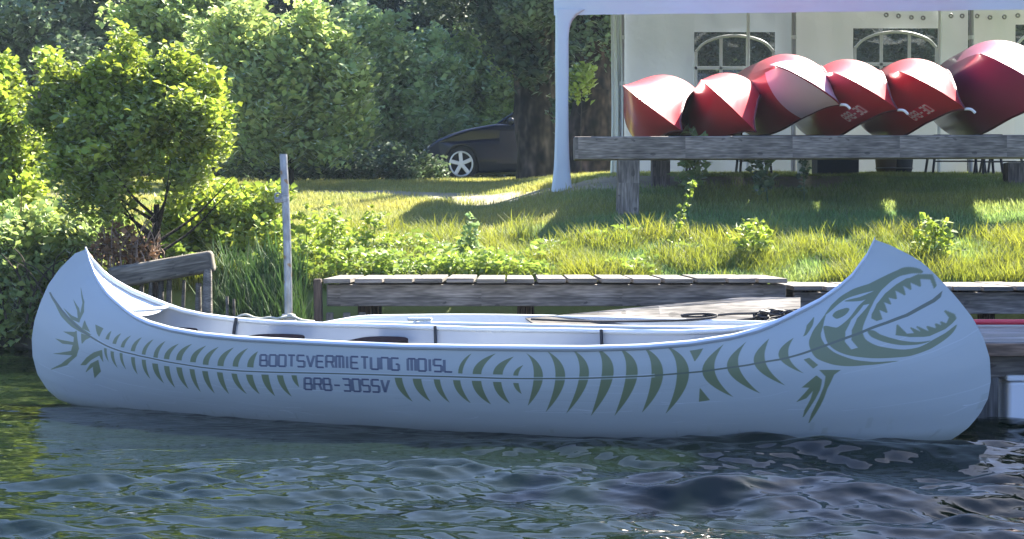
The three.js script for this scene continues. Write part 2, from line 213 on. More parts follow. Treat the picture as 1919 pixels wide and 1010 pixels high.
  const cg = pairs([929,913,902,881,886,837,878,788,880,739]); ctx.strokeStyle = '#aab1af'; ctx.lineWidth = 9; ctx.beginPath(); cg.forEach((q, i) => i ? ctx.lineTo(...q) : ctx.moveTo(...q)); ctx.stroke();
  const sl = pairs(spine), line = () => { ctx.beginPath(); ctx.moveTo(...sl[0]); for (let i = 1; i < sl.length - 1; i++) ctx.quadraticCurveTo(sl[i][0], sl[i][1], (sl[i][0] + sl[i + 1][0]) / 2, (sl[i][1] + sl[i + 1][1]) / 2); ctx.lineTo(...sl[sl.length - 1]); ctx.stroke(); };
  ctx.strokeStyle = '#c3cbd0'; ctx.lineWidth = 30; ctx.globalAlpha = 0.55; ctx.save(); ctx.beginPath(); ctx.rect(X(-850), 0, X(560) - X(-850), H); ctx.clip(); line(); ctx.restore(); ctx.globalAlpha = 1; ctx.strokeStyle = '#5c6454'; ctx.lineWidth = 13; line();
  ctx.strokeStyle = '#464c62';
  const quad = (a, m, b, c, n, e) => (x, y) => { const f = (p, q, r) => { const k = [(1 - x) * (1 - 2 * x), 4 * x * (1 - x), x * (2 * x - 1)]; return [p[0] * k[0] + q[0] * k[1] + r[0] * k[2], p[1] * k[0] + q[1] * k[1] + r[1] * k[2]]; }, t = f(a, m, b), l = f(c, n, e); return [X(lerp(l[0], t[0], y)), Y(lerp(l[1], t[1], y))]; };
  word(ctx, 'BOOTSVERMIETUNG MOISL', quad([-366, 862], [-120, 890], [123, 888], [-368, 762], [-120, 784], [123, 783]), 16, 7);
  word(ctx, 'BRB-3055V', quad([-248, 672], [-140, 684], [-32, 692], [-252, 566], [-140, 572], [-36, 578]), 16, 7);
});
const shellBump = dataTex(256, 256, (u, v) => { const b = 0.5 + 0.7 * fbm(u * 6, v * 4, 3, 3); return [b, b, b]; });
const hullMat = new THREE.MeshPhysicalMaterial({ map: hullPrint, roughness: 0.42, clearcoat: 0.35, clearcoatRoughness: 0.18, bumpMap: shellBump, bumpScale: 0.006, side: THREE.DoubleSide });
const shellMat = new THREE.MeshPhysicalMaterial({ color: lin(0.40, 0.44, 0.50), roughness: 0.4, clearcoat: 0.4, clearcoatRoughness: 0.12, side: THREE.DoubleSide });
const rimMat = new THREE.MeshPhysicalMaterial({ color: lin(0.58, 0.62, 0.65), roughness: 0.28, clearcoat: 0.5, clearcoatRoughness: 0.1, side: THREE.DoubleSide });
const blackMat = std(lin(0.012, 0.012, 0.016), 0.6), strapMat = std(lin(0.03, 0.035, 0.045), 0.8);
{
  const c = thing('canoe', 'long pale grey-white canoe printed with a fish skeleton, floating on the lake in front', 'canoe', V(-0.3527, 0, -7.415));
  c.rotation.set(0, -0.37376, 0); c.rotation.order = 'YXZ'; c.rotation.x = 0.0314;
  mesh('hull', hullGeo(0, 220, 50), hullMat, c);
  mesh('inner_hull', hullGeo(0.012), shellMat, c);
  for (const s of [1, -1]) { const p = grid(180, 10, (a, b) => { const q = hullPoint(uOf(a), 1, s), t = b * Math.PI * 2, w = 0.019 * Math.min(1, 0.25 + q[2] * s * 6); return [q[0], q[1] + 0.015 * Math.sin(t), q[2] + s * (w * Math.cos(t) - 0.004)]; }); mesh('gunwale', p, rimMat, c); }
  mesh('bow_deck', deckGeo(0.7, 0.997), shellMat, c); 
  const sd = mesh('stern_deck', deckGeo(-0.815, -0.997), new THREE.MeshPhysicalMaterial({ color: lin(0.50, 0.54, 0.58), roughness: 0.22, clearcoat: 0.8, clearcoatRoughness: 0.05, side: THREE.DoubleSide }), c);
  mesh('deck_lip', tube(Array.from({ length: 9 }, (_, i) => { const w = i / 4 - 1, q = hullPoint(-0.815, 1, 1); return V(q[0] + 0.07 * (1 - w * w), q[1] - 0.002, q[2] * w * 0.95); }), 0.011, 24), rimMat, sd);
  const seatMat = new THREE.MeshPhysicalMaterial({ color: lin(0.004, 0.004, 0.007), roughness: 1, specularIntensity: 0, ior: 1.02 });
  for (const [x, l, h] of [[-1.6, 0.26, 0.452], [-1.05, 0.3, 0.415], [-0.46, 0.26, 0.408], [0.62, 0.3, 0.36], [1.25, 0.26, 0.38]]) { const B = hullPoint((Math.abs(x) + l / 2) / 2.123, 0.9, 1)[2] - 0.05, sh = new THREE.Shape(), r = Math.min(0.12, B * 0.8); sh.moveTo(-l / 2, -B + r); sh.quadraticCurveTo(-l / 2, -B, 0, -B); sh.quadraticCurveTo(l / 2, -B, l / 2, -B + r); sh.lineTo(l / 2, B - r); sh.quadraticCurveTo(l / 2, B, 0, B); sh.quadraticCurveTo(-l / 2, B, -l / 2, B - r); sh.closePath(); mesh('seat', moved(new THREE.ExtrudeGeometry(sh, { depth: 0.03, bevelEnabled: true, bevelSize: 0.008, bevelThickness: 0.008, bevelSegments: 3 }), x, h - 0.03, 0, Math.PI / 2), seatMat, c); }
  for (const x of [-1.36, -0.22, 0.72]) { const pts = []; for (let i = 0; i <= 8; i++) { const q = hullPoint(x / 2.123, 1 - i / 8 * 0.42, -1, 0.03); pts.push(V(q[0], q[1] + (i ? 0 : 0.012), q[2])); } mesh('strap', tube(pts, 0.009, 16, 6), strapMat, c); }
}

// ------------------------------------------------------------------ pale rowing boat behind the canoe
{
  const p0 = site(545, 600, 9.55), L = 3.25, b = thing('rowing_boat', 'low pale grey rowing boat moored between the canoe and the jetty', 'rowing boat', V(p0.x, 0, -9.5));
  const H = x => 0.335 + 0.06 * sstep(0, 0.5, x) - 0.035 * sstep(0.9, 3.2, x) , half = x => 0.5 * Math.pow(Math.sin(Math.PI * clamp(0.04 + x / L * 0.92)), 0.55);
  const f = s => (a, t) => { const x = a * L, v = Math.pow(t, 1.2); return [x, lerp(-0.08, H(x), v), s * half(x) * Math.pow(1 - Math.pow(1 - v, 2.2), 1 / 2.2)]; };
  mesh('hull', mergeGeometries([grid(60, 16, f(1)), grid(60, 16, f(-1))]), shellMat, b);
  for (const s of [1, -1]) mesh('gunwale', tube(Array.from({ length: 25 }, (_, i) => { const x = i / 24 * L; return V(x, H(x), s * half(x)); }), 0.016, 80, 8), rimMat, b);
  mesh('inner_hull', mergeGeometries([grid(60, 12, (a, t) => { const q = f(1)(a, t * 0.96 + 0.04); return [q[0], q[1] + 0.01, q[2] * 0.96]; }), grid(60, 12, (a, t) => { const q = f(-1)(a, t * 0.96 + 0.04); return [q[0], q[1] + 0.01, q[2] * 0.96]; })]), shellMat, b);
  const ct = mesh('cleat', mergeGeometries([moved(new THREE.CapsuleGeometry(0.012, 0.13, 4, 8), 0.86, 0.425, 0.44, 0, 0, Math.PI / 2), moved(new THREE.CylinderGeometry(0.01, 0.014, 0.03, 8), 0.83, 0.405, 0.44), moved(new THREE.CylinderGeometry(0.01, 0.014, 0.03, 8), 0.89, 0.405, 0.44)]), rimMat, b);
}

// ------------------------------------------------------------------ jetty behind and dock at the right
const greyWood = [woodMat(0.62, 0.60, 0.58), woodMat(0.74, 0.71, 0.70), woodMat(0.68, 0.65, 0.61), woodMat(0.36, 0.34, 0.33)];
{
  const D = 10.5;
  const seg = (x0, x1, top, label) => {
    const j = thing('jetty', label, 'jetty', V(0, 0, 0), null), R = rng(Math.round(x0 * 100 + 900));
    let x = x0; let i = 0;
    while (x < x1 - 0.05) { const w = Math.min(0.19 + 0.02 * R(), x1 - x), l = 0.95 + 0.05 * R(); mesh('plank', moved(timber(w, 0.032, l, i + x0 * 7, 0.005), x + w / 2, top - 0.016 + 0.006 * R(), -D - l / 2 + 0.025 + 0.015 * R(), 0, 0, (R() - 0.5) * 0.012), greyWood[i % 3], j); x += w + 0.012 + 0.02 * R(); i++; }
    mesh('front_beam', moved(timber(x1 - x0 - 0.03, 0.155, 0.06, 41 + x0, 0.008), (x0 + x1) / 2, top - 0.032 - 0.0875, -D - 0.07), greyWood[1], j);
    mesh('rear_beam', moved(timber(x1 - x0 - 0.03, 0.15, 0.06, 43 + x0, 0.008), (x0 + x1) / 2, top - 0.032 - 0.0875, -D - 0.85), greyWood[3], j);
    for (let px = x0 + 0.28; px < x1; px += 1.15) for (const dz of [0.2, 0.8]) mesh('pile', moved(new THREE.CylinderGeometry(0.06, 0.065, 1.6, 12), px, top - 0.85, -D - dz), barkMat(0.2, 0.17, 0.14), j);
    return j;
  };
  const a = seg(-1.33, 1.96, 0.63, 'weathered plank jetty behind the canoe, longer left stretch with sunlit gaps');
  mesh('end_post', moved(timber(0.055, 0.5, 0.08, 5), -1.365, 0.38, -D + 0.02, 0, 0, 0.02), woodMat(0.32, 0.24, 0.2), a);
  for (const [x, h] of [[-1.29, 0.2], [-1.17, 0.1], [-1.06, 0.09]]) mesh('stub_post', moved(timber(0.05, h + 0.3, 0.05, x * 9), x, 0.39 - (h + 0.3) / 2 + 0.0, -D - 0.02), greyWood[0], a);
  const b = seg(1.985, 5.4, 0.575, 'slightly lower plank jetty stretch behind the right end of the canoe');
}
{
  const d = thing('dock', 'low wooden dock with pale boards and brown front edge at the right photo edge', 'dock', V(0, 0, 0));
  const x0 = 1.72, x1 = 5.2, top = 0.42, w = (x1 - x0), mx = (x0 + x1) / 2; const pale = [woodMat(0.80, 0.84, 0.88, 0.6), woodMat(0.74, 0.79, 0.83, 0.6), woodMat(0.84, 0.86, 0.87, 0.6)];
  for (let i = 0; i < 7; i++) mesh('board', moved(timber(w, 0.03, 0.195, i + 80, 0.004), mx + 0.02 * (i % 2), top - 0.015, -7.2 - 0.1 - i * 0.203), pale[i % 3], d);
  mesh('front_edge', moved(timber(w, 0.062, 0.035, 91, 0.005), mx, top - 0.036, -7.18), woodMat(0.95, 0.66, 0.48), d);
  mesh('front_beam', moved(timber(w, 0.105, 0.08, 92, 0.006), mx, top - 0.125, -7.3), greyWood[1], d);
  for (const x of [2.33, 3.6]) mesh('pile', moved(timber(0.11, 0.9, 0.11, x * 3), x, -0.2, -7.32), woodMat(0.5, 0.52, 0.56), d);
  const f = thing('float_box', 'white plastic float box with lid line under the right dock', 'float', site(1975, 712, 7.24));
  f.position.y = 0;
  const white = std(lin(0.72, 0.74, 0.76), 0.5);
  mesh('body', moved(new RoundedBoxGeometry(0.44, 0.34, 0.4, 3, 0.02), 0, 0.055, -0.2), white, f); mesh('lid', moved(new RoundedBoxGeometry(0.46, 0.03, 0.42, 3, 0.01), 0, 0.24, -0.2), white, f);
}
{ // red paddle on the dock
  const a = site(1822, 606, 8.35), p = thing('paddle', 'red paddle lying along the back of the right dock', 'paddle', V(a.x, 0.45, a.z));
  const red = std(lin(0.6, 0.04, 0.06), 0.35); mesh('shaft', moved(new THREE.CylinderGeometry(0.016, 0.016, 1.2, 10), 0.3, 0, 0, 0, 0, Math.PI / 2), red, p);
  mesh('blade', grid(20, 8, (s, t) => { const w = 0.016 + 0.075 * Math.pow(Math.sin(Math.PI * clamp(s * 0.92 + 0.02)), 0.7); return [0.35 + s * 0.55, 0.012 + 0.02 * (t - 0.5) ** 2, (t - 0.5) * 2 * w]; }), red, p);
}
{ // loose slanting plank in front of the jetty, with a black rope on it
  const q = [site(985, 596, 9.95), site(1392, 557, 10.25), site(1500, 557, 10.3), site(1500, 612, 10.02), site(1000, 606, 9.9)];
  const p = thing('loose_plank', 'broad grey loose board slanting down from the jetty behind the canoe', 'board', V(0, 0, 0));
  const n = V(0, 0.3, 1).normalize().multiplyScalar(-0.04), P = [...q, ...q.map(v => v.clone().add(n))], ix = [0, 2, 1, 0, 3, 2, 0, 4, 3, 5, 6, 7, 5, 7, 8, 5, 8, 9]; for (let i = 0; i < 5; i++) { const k = (i + 1) % 5; ix.push(i, k, i + 5, k, k + 5, i + 5); }
  let g = new THREE.BufferGeometry(); g.setAttribute('position', new THREE.Float32BufferAttribute(P.flatMap(v => [v.x, v.y, v.z]), 3)); g.setAttribute('uv', new THREE.Float32BufferAttribute(P.flatMap(v => [v.x, v.y * 1.5 + v.z * 0.2]), 2)); g.setIndex(ix); g = g.toNonIndexed(); g.computeVertexNormals();
  mesh('board', g, woodMat(0.8, 0.78, 0.76), p);
  const R = rng(33), r = thing('rope', 'tangled black rope lying on the loose board in front of the jetty', 'rope', V(0, 0, 0)), pts = [];
  for (const [x, y] of [[995, 598], [1100, 602], [1240, 601], [1310, 598], [1345, 592], [1330, 588], [1290, 589], [1275, 592], [1310, 593], [1370, 588], [1420, 586], [1450, 580], [1470, 590], [1420, 600], [1380, 601], [1430, 594], [1480, 586], [1500, 596], [1440, 602], [1410, 592], [1460, 583], [1500, 580]]) pts.push(site(x, y, 9.86 + 0.05 * R()));
  mesh('line', tube(pts, 0.009, 160, 6), blackMat, r);
  const co = []; for (let i = 0; i < 60; i++) { const a = i * 0.55, rr = 14 + 26 * R(); co.push(site(1455 + Math.cos(a) * rr * 1.1, 592 + Math.sin(a) * rr * 0.32 + 3 * R(), 9.82 + 0.05 * R())); } mesh('coil', tube(co, 0.009, 240, 5), blackMat, r);
}
// steel mooring post and its rope
const steelMat = std(lin(0.46, 0.48, 0.5), 0.42, { metalness: 0.6, map: dataTex(64, 512, (u, v) => { const q = 0.8 + 0.35 * fbm(u * 6, v * 5, 4), r = noise(u * 5, v * 9, 9) > 0.42 ? 1 : 0; return [q, q * (1 - 0.18 * r), q * (1 - 0.35 * r)]; }, true), bumpMap: wornBump, bumpScale: 0.003 });
{
  const a = site(541, 610, 10.2), t = site(531, 290, 10.2), p = thing('mooring_post', 'tall galvanised steel mooring post standing left of the jetty', 'post', V(a.x, 0, a.z));
  const L = (x, y, z) => V(x - a.x, y, z - a.z);
  mesh('tube', taper([L(a.x + 0.02, -0.5, a.z), L(a.x, 0.35, a.z), L((a.x + t.x) / 2 + 0.008, 0.9, a.z), L(t.x, t.y, t.z)], 0.029, 0.027, 20, 16), steelMat, p);
  mesh('cap', moved(new THREE.CylinderGeometry(0.027, 0.027, 0.01, 16), t.x - a.x, t.y, 0), steelMat, p);
  const k = site(532, 372, 10.2); mesh('clamp', mergeGeometries([moved(new THREE.CylinderGeometry(0.036, 0.036, 0.05, 16), k.x - a.x, k.y, 0), moved(new RoundedBoxGeometry(0.05, 0.04, 0.03, 2, 0.006), k.x - a.x - 0.035, k.y - 0.01, 0.02), moved(new THREE.TorusGeometry(0.022, 0.006, 6, 14), k.x - a.x - 0.035, k.y + 0.015, 0.035)]), steelMat, p);
  mesh('foot', moved(new THREE.CylinderGeometry(0.045, 0.06, 0.07, 14), 0, 0.36, 0), std(lin(0.35, 0.37, 0.4), 0.5, { metalness: 0.6 }), p);
  const r = thing('rope', 'pale mooring rope tied round the foot of the steel post', 'rope', V(0, 0, 0)), pts = [[438, 600], [450, 592], [462, 590], [475, 595], [490, 597], [505, 595], [520, 597], [535, 592], [546, 590], [552, 596], [540, 600], [528, 596], [546, 593], [565, 600], [590, 603]].map(([x, y], i) => site(x, y, 10.12 - (i > 7 ? 0.02 : 0) + (i === 10 || i === 9 ? 0.1 : 0)));
  mesh('line', tube(pts, 0.010, 140, 6), std(lin(0.42, 0.42, 0.36), 0.9), r);
}
// decayed timber bulkhead on the bank at the left
{
  const b = thing('bulkhead', 'decayed timber bank edging with sagging log and rotten posts under the shrub', 'bulkhead', V(0, 0, 0));
  const p0 = site(205, 517, 11.1), p1 = site(402, 484, 11.3); const m = p0.clone().add(p1).multiplyScalar(0.5), L = p0.distanceTo(p1);
  mesh('log', moved(timber(L, 0.165, 0.15, 3, 0.03), m.x, m.y - 0.02, m.z, 0, 0.1, Math.atan2(p1.y - p0.y, p1.x - p0.x)), woodMat(0.6, 0.57, 0.5), b);
  const R = rng(8); for (const [px, top, w, c] of [[390, 505, 0.075, 0.62], [372, 530, 0.05, 0.4], [266, 532, 0.045, 0.5], [283, 520, 0.04, 0.34], [318, 515, 0.05, 0.3], [345, 525, 0.03, 0.36], [425, 555, 0.03, 0.42], [438, 560, 0.025, 0.36], [230, 530, 0.05, 0.24], [300, 500, 0.06, 0.2]]) { const q = site(px, top, 11.15 + 0.1 * R()); const h = q.y + 0.3; mesh('post', taper([V(q.x + 0.04 * (R() - 0.5), -0.3, q.z), V(q.x + 0.02 * (R() - 0.5), q.y * 0.5, q.z), V(q.x, q.y, q.z)], w * 0.55, w * 0.4, 10, 8, 0.5, px), woodMat(c * 1.5, c * 1.45, c * 1.36), b); }
}

// ------------------------------------------------------------------ red canoes, overturned on a timber rack
const RK = 14;
{
  const r = thing('canoe_rack', 'grey timber canoe rack of beams and posts standing on the grassy bank', 'rack', V(0, 0, 0)), x0 = site(1075, 280, RK).x, x1 = 5.9, top = 1.855;
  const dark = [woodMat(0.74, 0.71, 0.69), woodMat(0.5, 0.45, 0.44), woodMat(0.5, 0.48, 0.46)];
  mesh('front_beam', moved(timber(x1 - x0, 0.215, 0.2, 11, 0.012), (x0 + x1) / 2, top - 0.1075 + 0.012, -RK, 0, 0, 0.004), dark[0], r);
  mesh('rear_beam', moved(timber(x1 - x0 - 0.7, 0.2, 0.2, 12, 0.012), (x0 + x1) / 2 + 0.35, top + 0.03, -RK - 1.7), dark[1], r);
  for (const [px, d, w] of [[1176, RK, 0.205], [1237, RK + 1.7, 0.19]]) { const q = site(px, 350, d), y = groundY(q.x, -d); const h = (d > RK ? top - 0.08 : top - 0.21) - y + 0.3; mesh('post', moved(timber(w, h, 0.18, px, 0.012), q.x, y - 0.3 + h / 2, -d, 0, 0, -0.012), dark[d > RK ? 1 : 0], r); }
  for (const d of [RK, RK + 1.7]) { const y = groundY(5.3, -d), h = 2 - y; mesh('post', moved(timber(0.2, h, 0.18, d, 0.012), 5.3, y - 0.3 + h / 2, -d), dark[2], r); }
}
{
  const paint = (r, g, b) => new THREE.MeshPhysicalMaterial({ color: lin(r, g, b), roughness: 0.38, clearcoat: 0.6, clearcoatRoughness: 0.16, bumpMap: shellBump, bumpScale: 0.004, side: THREE.DoubleSide });
  const red = paint(0.46, 0.025, 0.045), S = new THREE.Matrix4().makeScale(0.82, 0.96, 0.9);
  const proto = new THREE.Group(); const hg = hullGeo(0, 80, 22, true).applyMatrix4(S);
  mesh('hull', hg, red, proto);
  for (const s of [1, -1]) mesh('gunwale', tube(sheerLine(s, 60, 0, 0, true).map(v => v.applyMatrix4(S)), 0.012, 90, 6), std(lin(0.1, 0.02, 0.03), 0.5), proto);
  for (const [a, b] of [[0.76, 0.997], [-0.76, -0.997]]) mesh('deck', deckGeo(a, b, 0.012, true).applyMatrix4(S), std(lin(0.62, 0.6, 0.62), 0.45), proto);
  const R = rng(4);
  const tipL = V(2.123 * 0.82, (0.43 + 0.489 * 0.5) * 0.96, 0);
  const spots = [ // tip px, py, distance, yaw (deg, + = bow turned to the right), roll, drop of the bow, label
    [1278, 245, 14.2, -11, -52, 2, 'overturned red canoe at the left end of the rack, its bow dazzling in the sun'],
    [1416, 247, 14.2, -7, -46, 2, 'overturned red canoe second from the left end of the rack, beside the dazzling one'],
    [1574, 196, 14.2, 1, -60, 2, 'leaning red canoe in the middle of the rack with pale mauve bow cap'],
    [1682, 206, 14.2, -3, -60, 2, 'leaning red canoe with pale registration marks between the mauve-capped and the brightest red one'],
    [1808, 204, 14.2, -5, -60, 2, 'bright red leaning canoe with white registration marks near the right of the rack'],
    [1985, 190, 14.2, -8, -58, 2, 'dark purplish red canoe on the rack, cut off by the right photo edge']];
  spots.forEach(([px, py, d, yaw, roll, drop, label], i) => {
    const c = i ? proto.clone() : proto; c.name = numbered('red_canoe'); scene.add(c); tag(c, label, 'canoe', 'overturned canoes on the rack');
    const y = yaw * Math.PI / 180, ro = roll * Math.PI / 180, dr = drop * Math.PI / 180;
    const X = V(Math.sin(y) * Math.cos(dr), -Math.sin(dr), Math.cos(y) * Math.cos(dr)), down = V(0, -1, 0); down.addScaledVector(X, -down.dot(X)).normalize();
    const side = new THREE.Vector3().crossVectors(X, down), Y = down.clone().multiplyScalar(Math.cos(ro)).addScaledVector(side, -Math.sin(ro)), Z = new THREE.Vector3().crossVectors(X, Y);
    c.quaternion.setFromRotationMatrix(new THREE.Matrix4().makeBasis(X, Y, Z));
    if (i === 5) c.scale.setScalar(1.22);
    c.position.copy(site(px, py, d)).sub(tipL.clone().multiply(c.scale).applyQuaternion(c.quaternion));
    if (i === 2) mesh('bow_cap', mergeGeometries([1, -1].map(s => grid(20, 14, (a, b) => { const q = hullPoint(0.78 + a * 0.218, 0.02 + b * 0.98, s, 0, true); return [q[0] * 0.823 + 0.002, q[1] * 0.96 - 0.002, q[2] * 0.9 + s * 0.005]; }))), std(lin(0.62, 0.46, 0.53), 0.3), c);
    if (i === 5) c.children[0].material = paint(0.26, 0.03, 0.10);
    if (i === 3 || i === 4) {
      const t = canvasTex(256, 96, (ctx, W, H) => { ctx.fillStyle = i === 3 ? '#c8405a' : '#d02040'; ctx.fillRect(0, 0, W, H); ctx.strokeStyle = '#ecd2d2'; ctx.lineCap = 'butt'; word(ctx, 'BRB-30', (x, y) => [14 + x * 228, H - 14 - y * (H - 28)], 15, 13, 0.4); });
      mesh('registration', grid(10, 4, (a, b) => { const q = hullPoint(0.74 + a * 0.17, 0.86 - b * 0.24, -1, 0, true); return [q[0] * 0.82, q[1] * 0.96, (q[2] - 0.006) * 0.9]; }, (a, b) => [a, b]), std(0xffffff, 0.5, { map: t }), c);
    }
    if (i > 1) mesh('carry_toggle', tube([tipL.clone().add(V(-0.02, 0, 0)), tipL.clone().add(V(0.03, 0.05, 0.02)), tipL.clone().add(V(0.03, 0.1, 0.01))], 0.014, 8, 7), std(lin(0.75, 0.75, 0.72), 0.5), c);
  });
}

// ------------------------------------------------------------------ party tent
{
  const fabric = new THREE.MeshPhysicalMaterial({ color: lin(0.60, 0.67, 0.69), roughness: 0.75, transmission: 0.05, thickness: 0, side: THREE.DoubleSide, bumpMap: wornBump, bumpScale: 0.004 });
  const pole = std(lin(0.3, 0.3, 0.32), 0.45, { metalness: 0.4 }), bright = std(lin(0.6, 0.62, 0.64), 0.4);
  const xL = site(1053, 200, 16.5).x, xR = xL + 7.8, dF = 16.5, dB = 19.5, eave = 3.45, base = groundY(xL, -dF);
  const t = thing('party_tent', 'white party tent with arched window walls standing behind the canoe rack', 'tent', V(0, 0, 0));
  const wob = (x, z, y) => 0.05 * noise(x * 1.8, y * 1.1, z * 1.3) + 0.018 * noise(x * 5, y * 1.2 + x * 2, z * 5);
  // roof: hipped
  const ry = eave + 0.95, yE = eave + 0.5, hx = 1.5, zm = -(dF + dB) / 2, tri = [[[xL, yE, -dF], [xR, yE, -dF], [xR - hx, ry, zm], [xL + hx, ry, zm]], [[xR, yE, -dB], [xL, yE, -dB], [xL + hx, ry, zm], [xR - hx, ry, zm]], [[xL, yE, -dB], [xL, yE, -dF], [xL + hx, ry, zm], [xL + hx, ry, zm]], [[xR, yE, -dF], [xR, yE, -dB], [xR - hx, ry, zm], [xR - hx, ry, zm]]];
  for (const q of tri) mesh('roof_panel', grid(30, 12, (a, b) => { const p = [0, 1, 2].map(k => lerp(lerp(q[0][k], q[1][k], a), lerp(q[3][k], q[2][k], a), b)); const s = 0.06 * Math.sin(Math.PI * b) * Math.sin(Math.PI * a); return [p[0], p[1] - s, p[2]]; }), fabric, t);
  const strip = (x0, z0, x1, z1, y0, y1, rise = 0) => grid(60, 5, (a, b) => { const x = lerp(x0, x1, a), z = lerp(z0, z1, a); return [x + (z0 !== z1 ? 0.2 * wob(x, z, b) : 0), lerp(y0 + rise * a, y1, b), z + (z0 === z1 ? wob(x, 3, b) : 0)]; });
  mesh('front_valance', strip(xL - 0.09, -dF + 0.05, xR, -dF + 0.05, eave - 0.09, yE, 0.09), fabric, t);
  mesh('side_valance', strip(xL + 0.03, -dF + 0.02, xL + 0.03, -dB, eave + 0.02, yE), fabric, t);
  // corner leg cover: flared at head and foot
  const legTop = eave - 0.03;
  mesh('leg_cover', grid(40, 24, (a, b) => { const y = lerp(base - 0.02, legTop, a), e = 0.045 * Math.pow(1 - a, 6) + 0.20 * Math.pow(a, 26), ang = b * Math.PI * 2, w = 0.072 + 0.006 * noise(a * 5, Math.cos(ang) * 2, 1); const sx = Math.sign(Math.cos(ang)) * Math.pow(Math.abs(Math.cos(ang)), 0.5), sz = Math.sign(Math.sin(ang)) * Math.pow(Math.abs(Math.sin(ang)), 0.5); return [xL + sx * (w + (sx > 0 ? e : 0.045 * Math.pow(1 - a, 6))), y, -dF + sz * w]; }), fabric, t);
  // back wall panels with window openings
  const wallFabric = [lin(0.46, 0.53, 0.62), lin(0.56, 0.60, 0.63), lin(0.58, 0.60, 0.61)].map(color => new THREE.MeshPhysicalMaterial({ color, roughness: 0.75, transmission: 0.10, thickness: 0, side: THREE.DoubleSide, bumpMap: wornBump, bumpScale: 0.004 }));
  const zW = -dB, bw = site(1165, 200, dB).x, yb = groundY(2, -dB) - 0.02, yt = eave + 0.47;
  const px = (x, y) => { const q = site(x, y, dB); return [q.x, q.y]; };
  const wins = [[1301, 1452, 60, 162], [1599, 1757, 53, 158], [1903, 2060, 46, 150]];
  const cuts = [1165, 1486, 1816, 2140];
  for (let i = 0; i < 3; i++) {
    const a = px(cuts[i] + 1.5, 0)[0], b = px(cuts[i + 1] - 1.5, 0)[0], [w0, wt] = px(wins[i][0], wins[i][2]), [w1, wb] = px(wins[i][1], wins[i][3]);
    const part = (x0, x1, y0, y1) => grid(Math.max(2, Math.round((x1 - x0) * 12)), Math.max(2, Math.round((y1 - y0) * 12)), (s, v) => { const x = lerp(x0, x1, s), y = lerp(y0, y1, v), e = Math.min(1, 6 * Math.min(Math.abs(x - a), Math.abs(x - b), Math.hypot(Math.max(w0 - x, 0, x - w1), Math.max(wb - y, 0, y - wt)))); return [x, y, zW + e * (wob(x, 1, y) * 1.3)]; }, (s, v) => [lerp(x0, x1, s), lerp(y0, y1, v)]);
    const wall = mesh('wall_panel', mergeGeometries([part(a, w0, yb, yt), part(w1, b, yb, yt), part(w0, w1, wt, yt), part(w0, w1, yb, wb)]), wallFabric[i], t);
    const win = mesh('window', grid(8, 8, (s, v) => [lerp(w0, w1, s), lerp(wb, wt, v), zW - 0.01 + 0.01 * noise(s * 4, v * 4, i)]), new THREE.MeshPhysicalMaterial({ color: lin(0.5, 0.54, 0.54), roughness: 0.04, transmission: 0.95, thickness: 0, side: THREE.DoubleSide }), t);
    const bar = (x0, y0, x1, y1, w = 0.042) => { const L = Math.hypot(x1 - x0, y1 - y0); return moved(new RoundedBoxGeometry(L, w, 0.012, 1, 0.004), (x0 + x1) / 2, (y0 + y1) / 2, zW + 0.012, 0, 0, Math.atan2(y1 - y0, x1 - x0)); };
    const W = w1 - w0, spring = wt - 0.33, bars = [];
    for (const f of [0.33, 0.66]) mesh('muntin', bar(w0 + W * f, wb, w0 + W * f, wt - 0.08), bright, win);
    mesh('muntin', bar(w0, wt - 0.47, w1, wt - 0.47), bright, win); 
    mesh('arch', tube(Array.from({ length: 13 }, (_, k) => { const f = k / 12 * 2 - 1; return V(w0 + W * 0.5 + f * W * 0.48, spring + 0.28 * Math.sqrt(1 - f * f * 0.93), zW + 0.014); }), 0.02, 30, 6), bright, win);
    for (const x of [w0 + 0.02, w1 - 0.02]) mesh('jamb', bar(x, wb, x, spring + 0.07, 0.04), bright, win);
  }
  for (const [x, dk] of [[1165, 1], [1400, 0], [1485, 1], [1757, 0], [1816, 1]]) { const [qx] = px(x, 100), pm = mesh('pole', moved(new THREE.CylinderGeometry(dk ? 0.03 : 0.022, dk ? 0.03 : 0.022, yt - yb, 10), qx, (yb + yt) / 2, zW + 0.09), dk ? pole : bright, t); if (dk) for (const y of [72, 158]) mesh('joint', moved(new THREE.CylinderGeometry(0.038, 0.038, 0.05, 10), qx, px(x, y)[1], zW + 0.09), bright, pm); }
  // gathered curtain at the back left corner
  mesh('curtain', grid(24, 30, (s, v) => { const x = px(lerp(1143, 1164, s), 0)[0]; return [x + 0.03 * Math.sin(v * 3) * (1 - v), lerp(yb, yt, v), zW + 0.10 + 0.04 * Math.sin(s * 14 + v * 1.5)]; }), fabric, t);
  for (const x of [1659, 1682, 1706, 1728, 1780, 1801, 1829, 1853, 1880, 1905]) { const [qx, qy] = px(x + 0, 29 + (x % 7) * 0.9); const e = mesh('eyelet', moved(new THREE.TorusGeometry(0.022, 0.012, 6, 12), qx, qy, zW + 0.05), pole, t); }
}
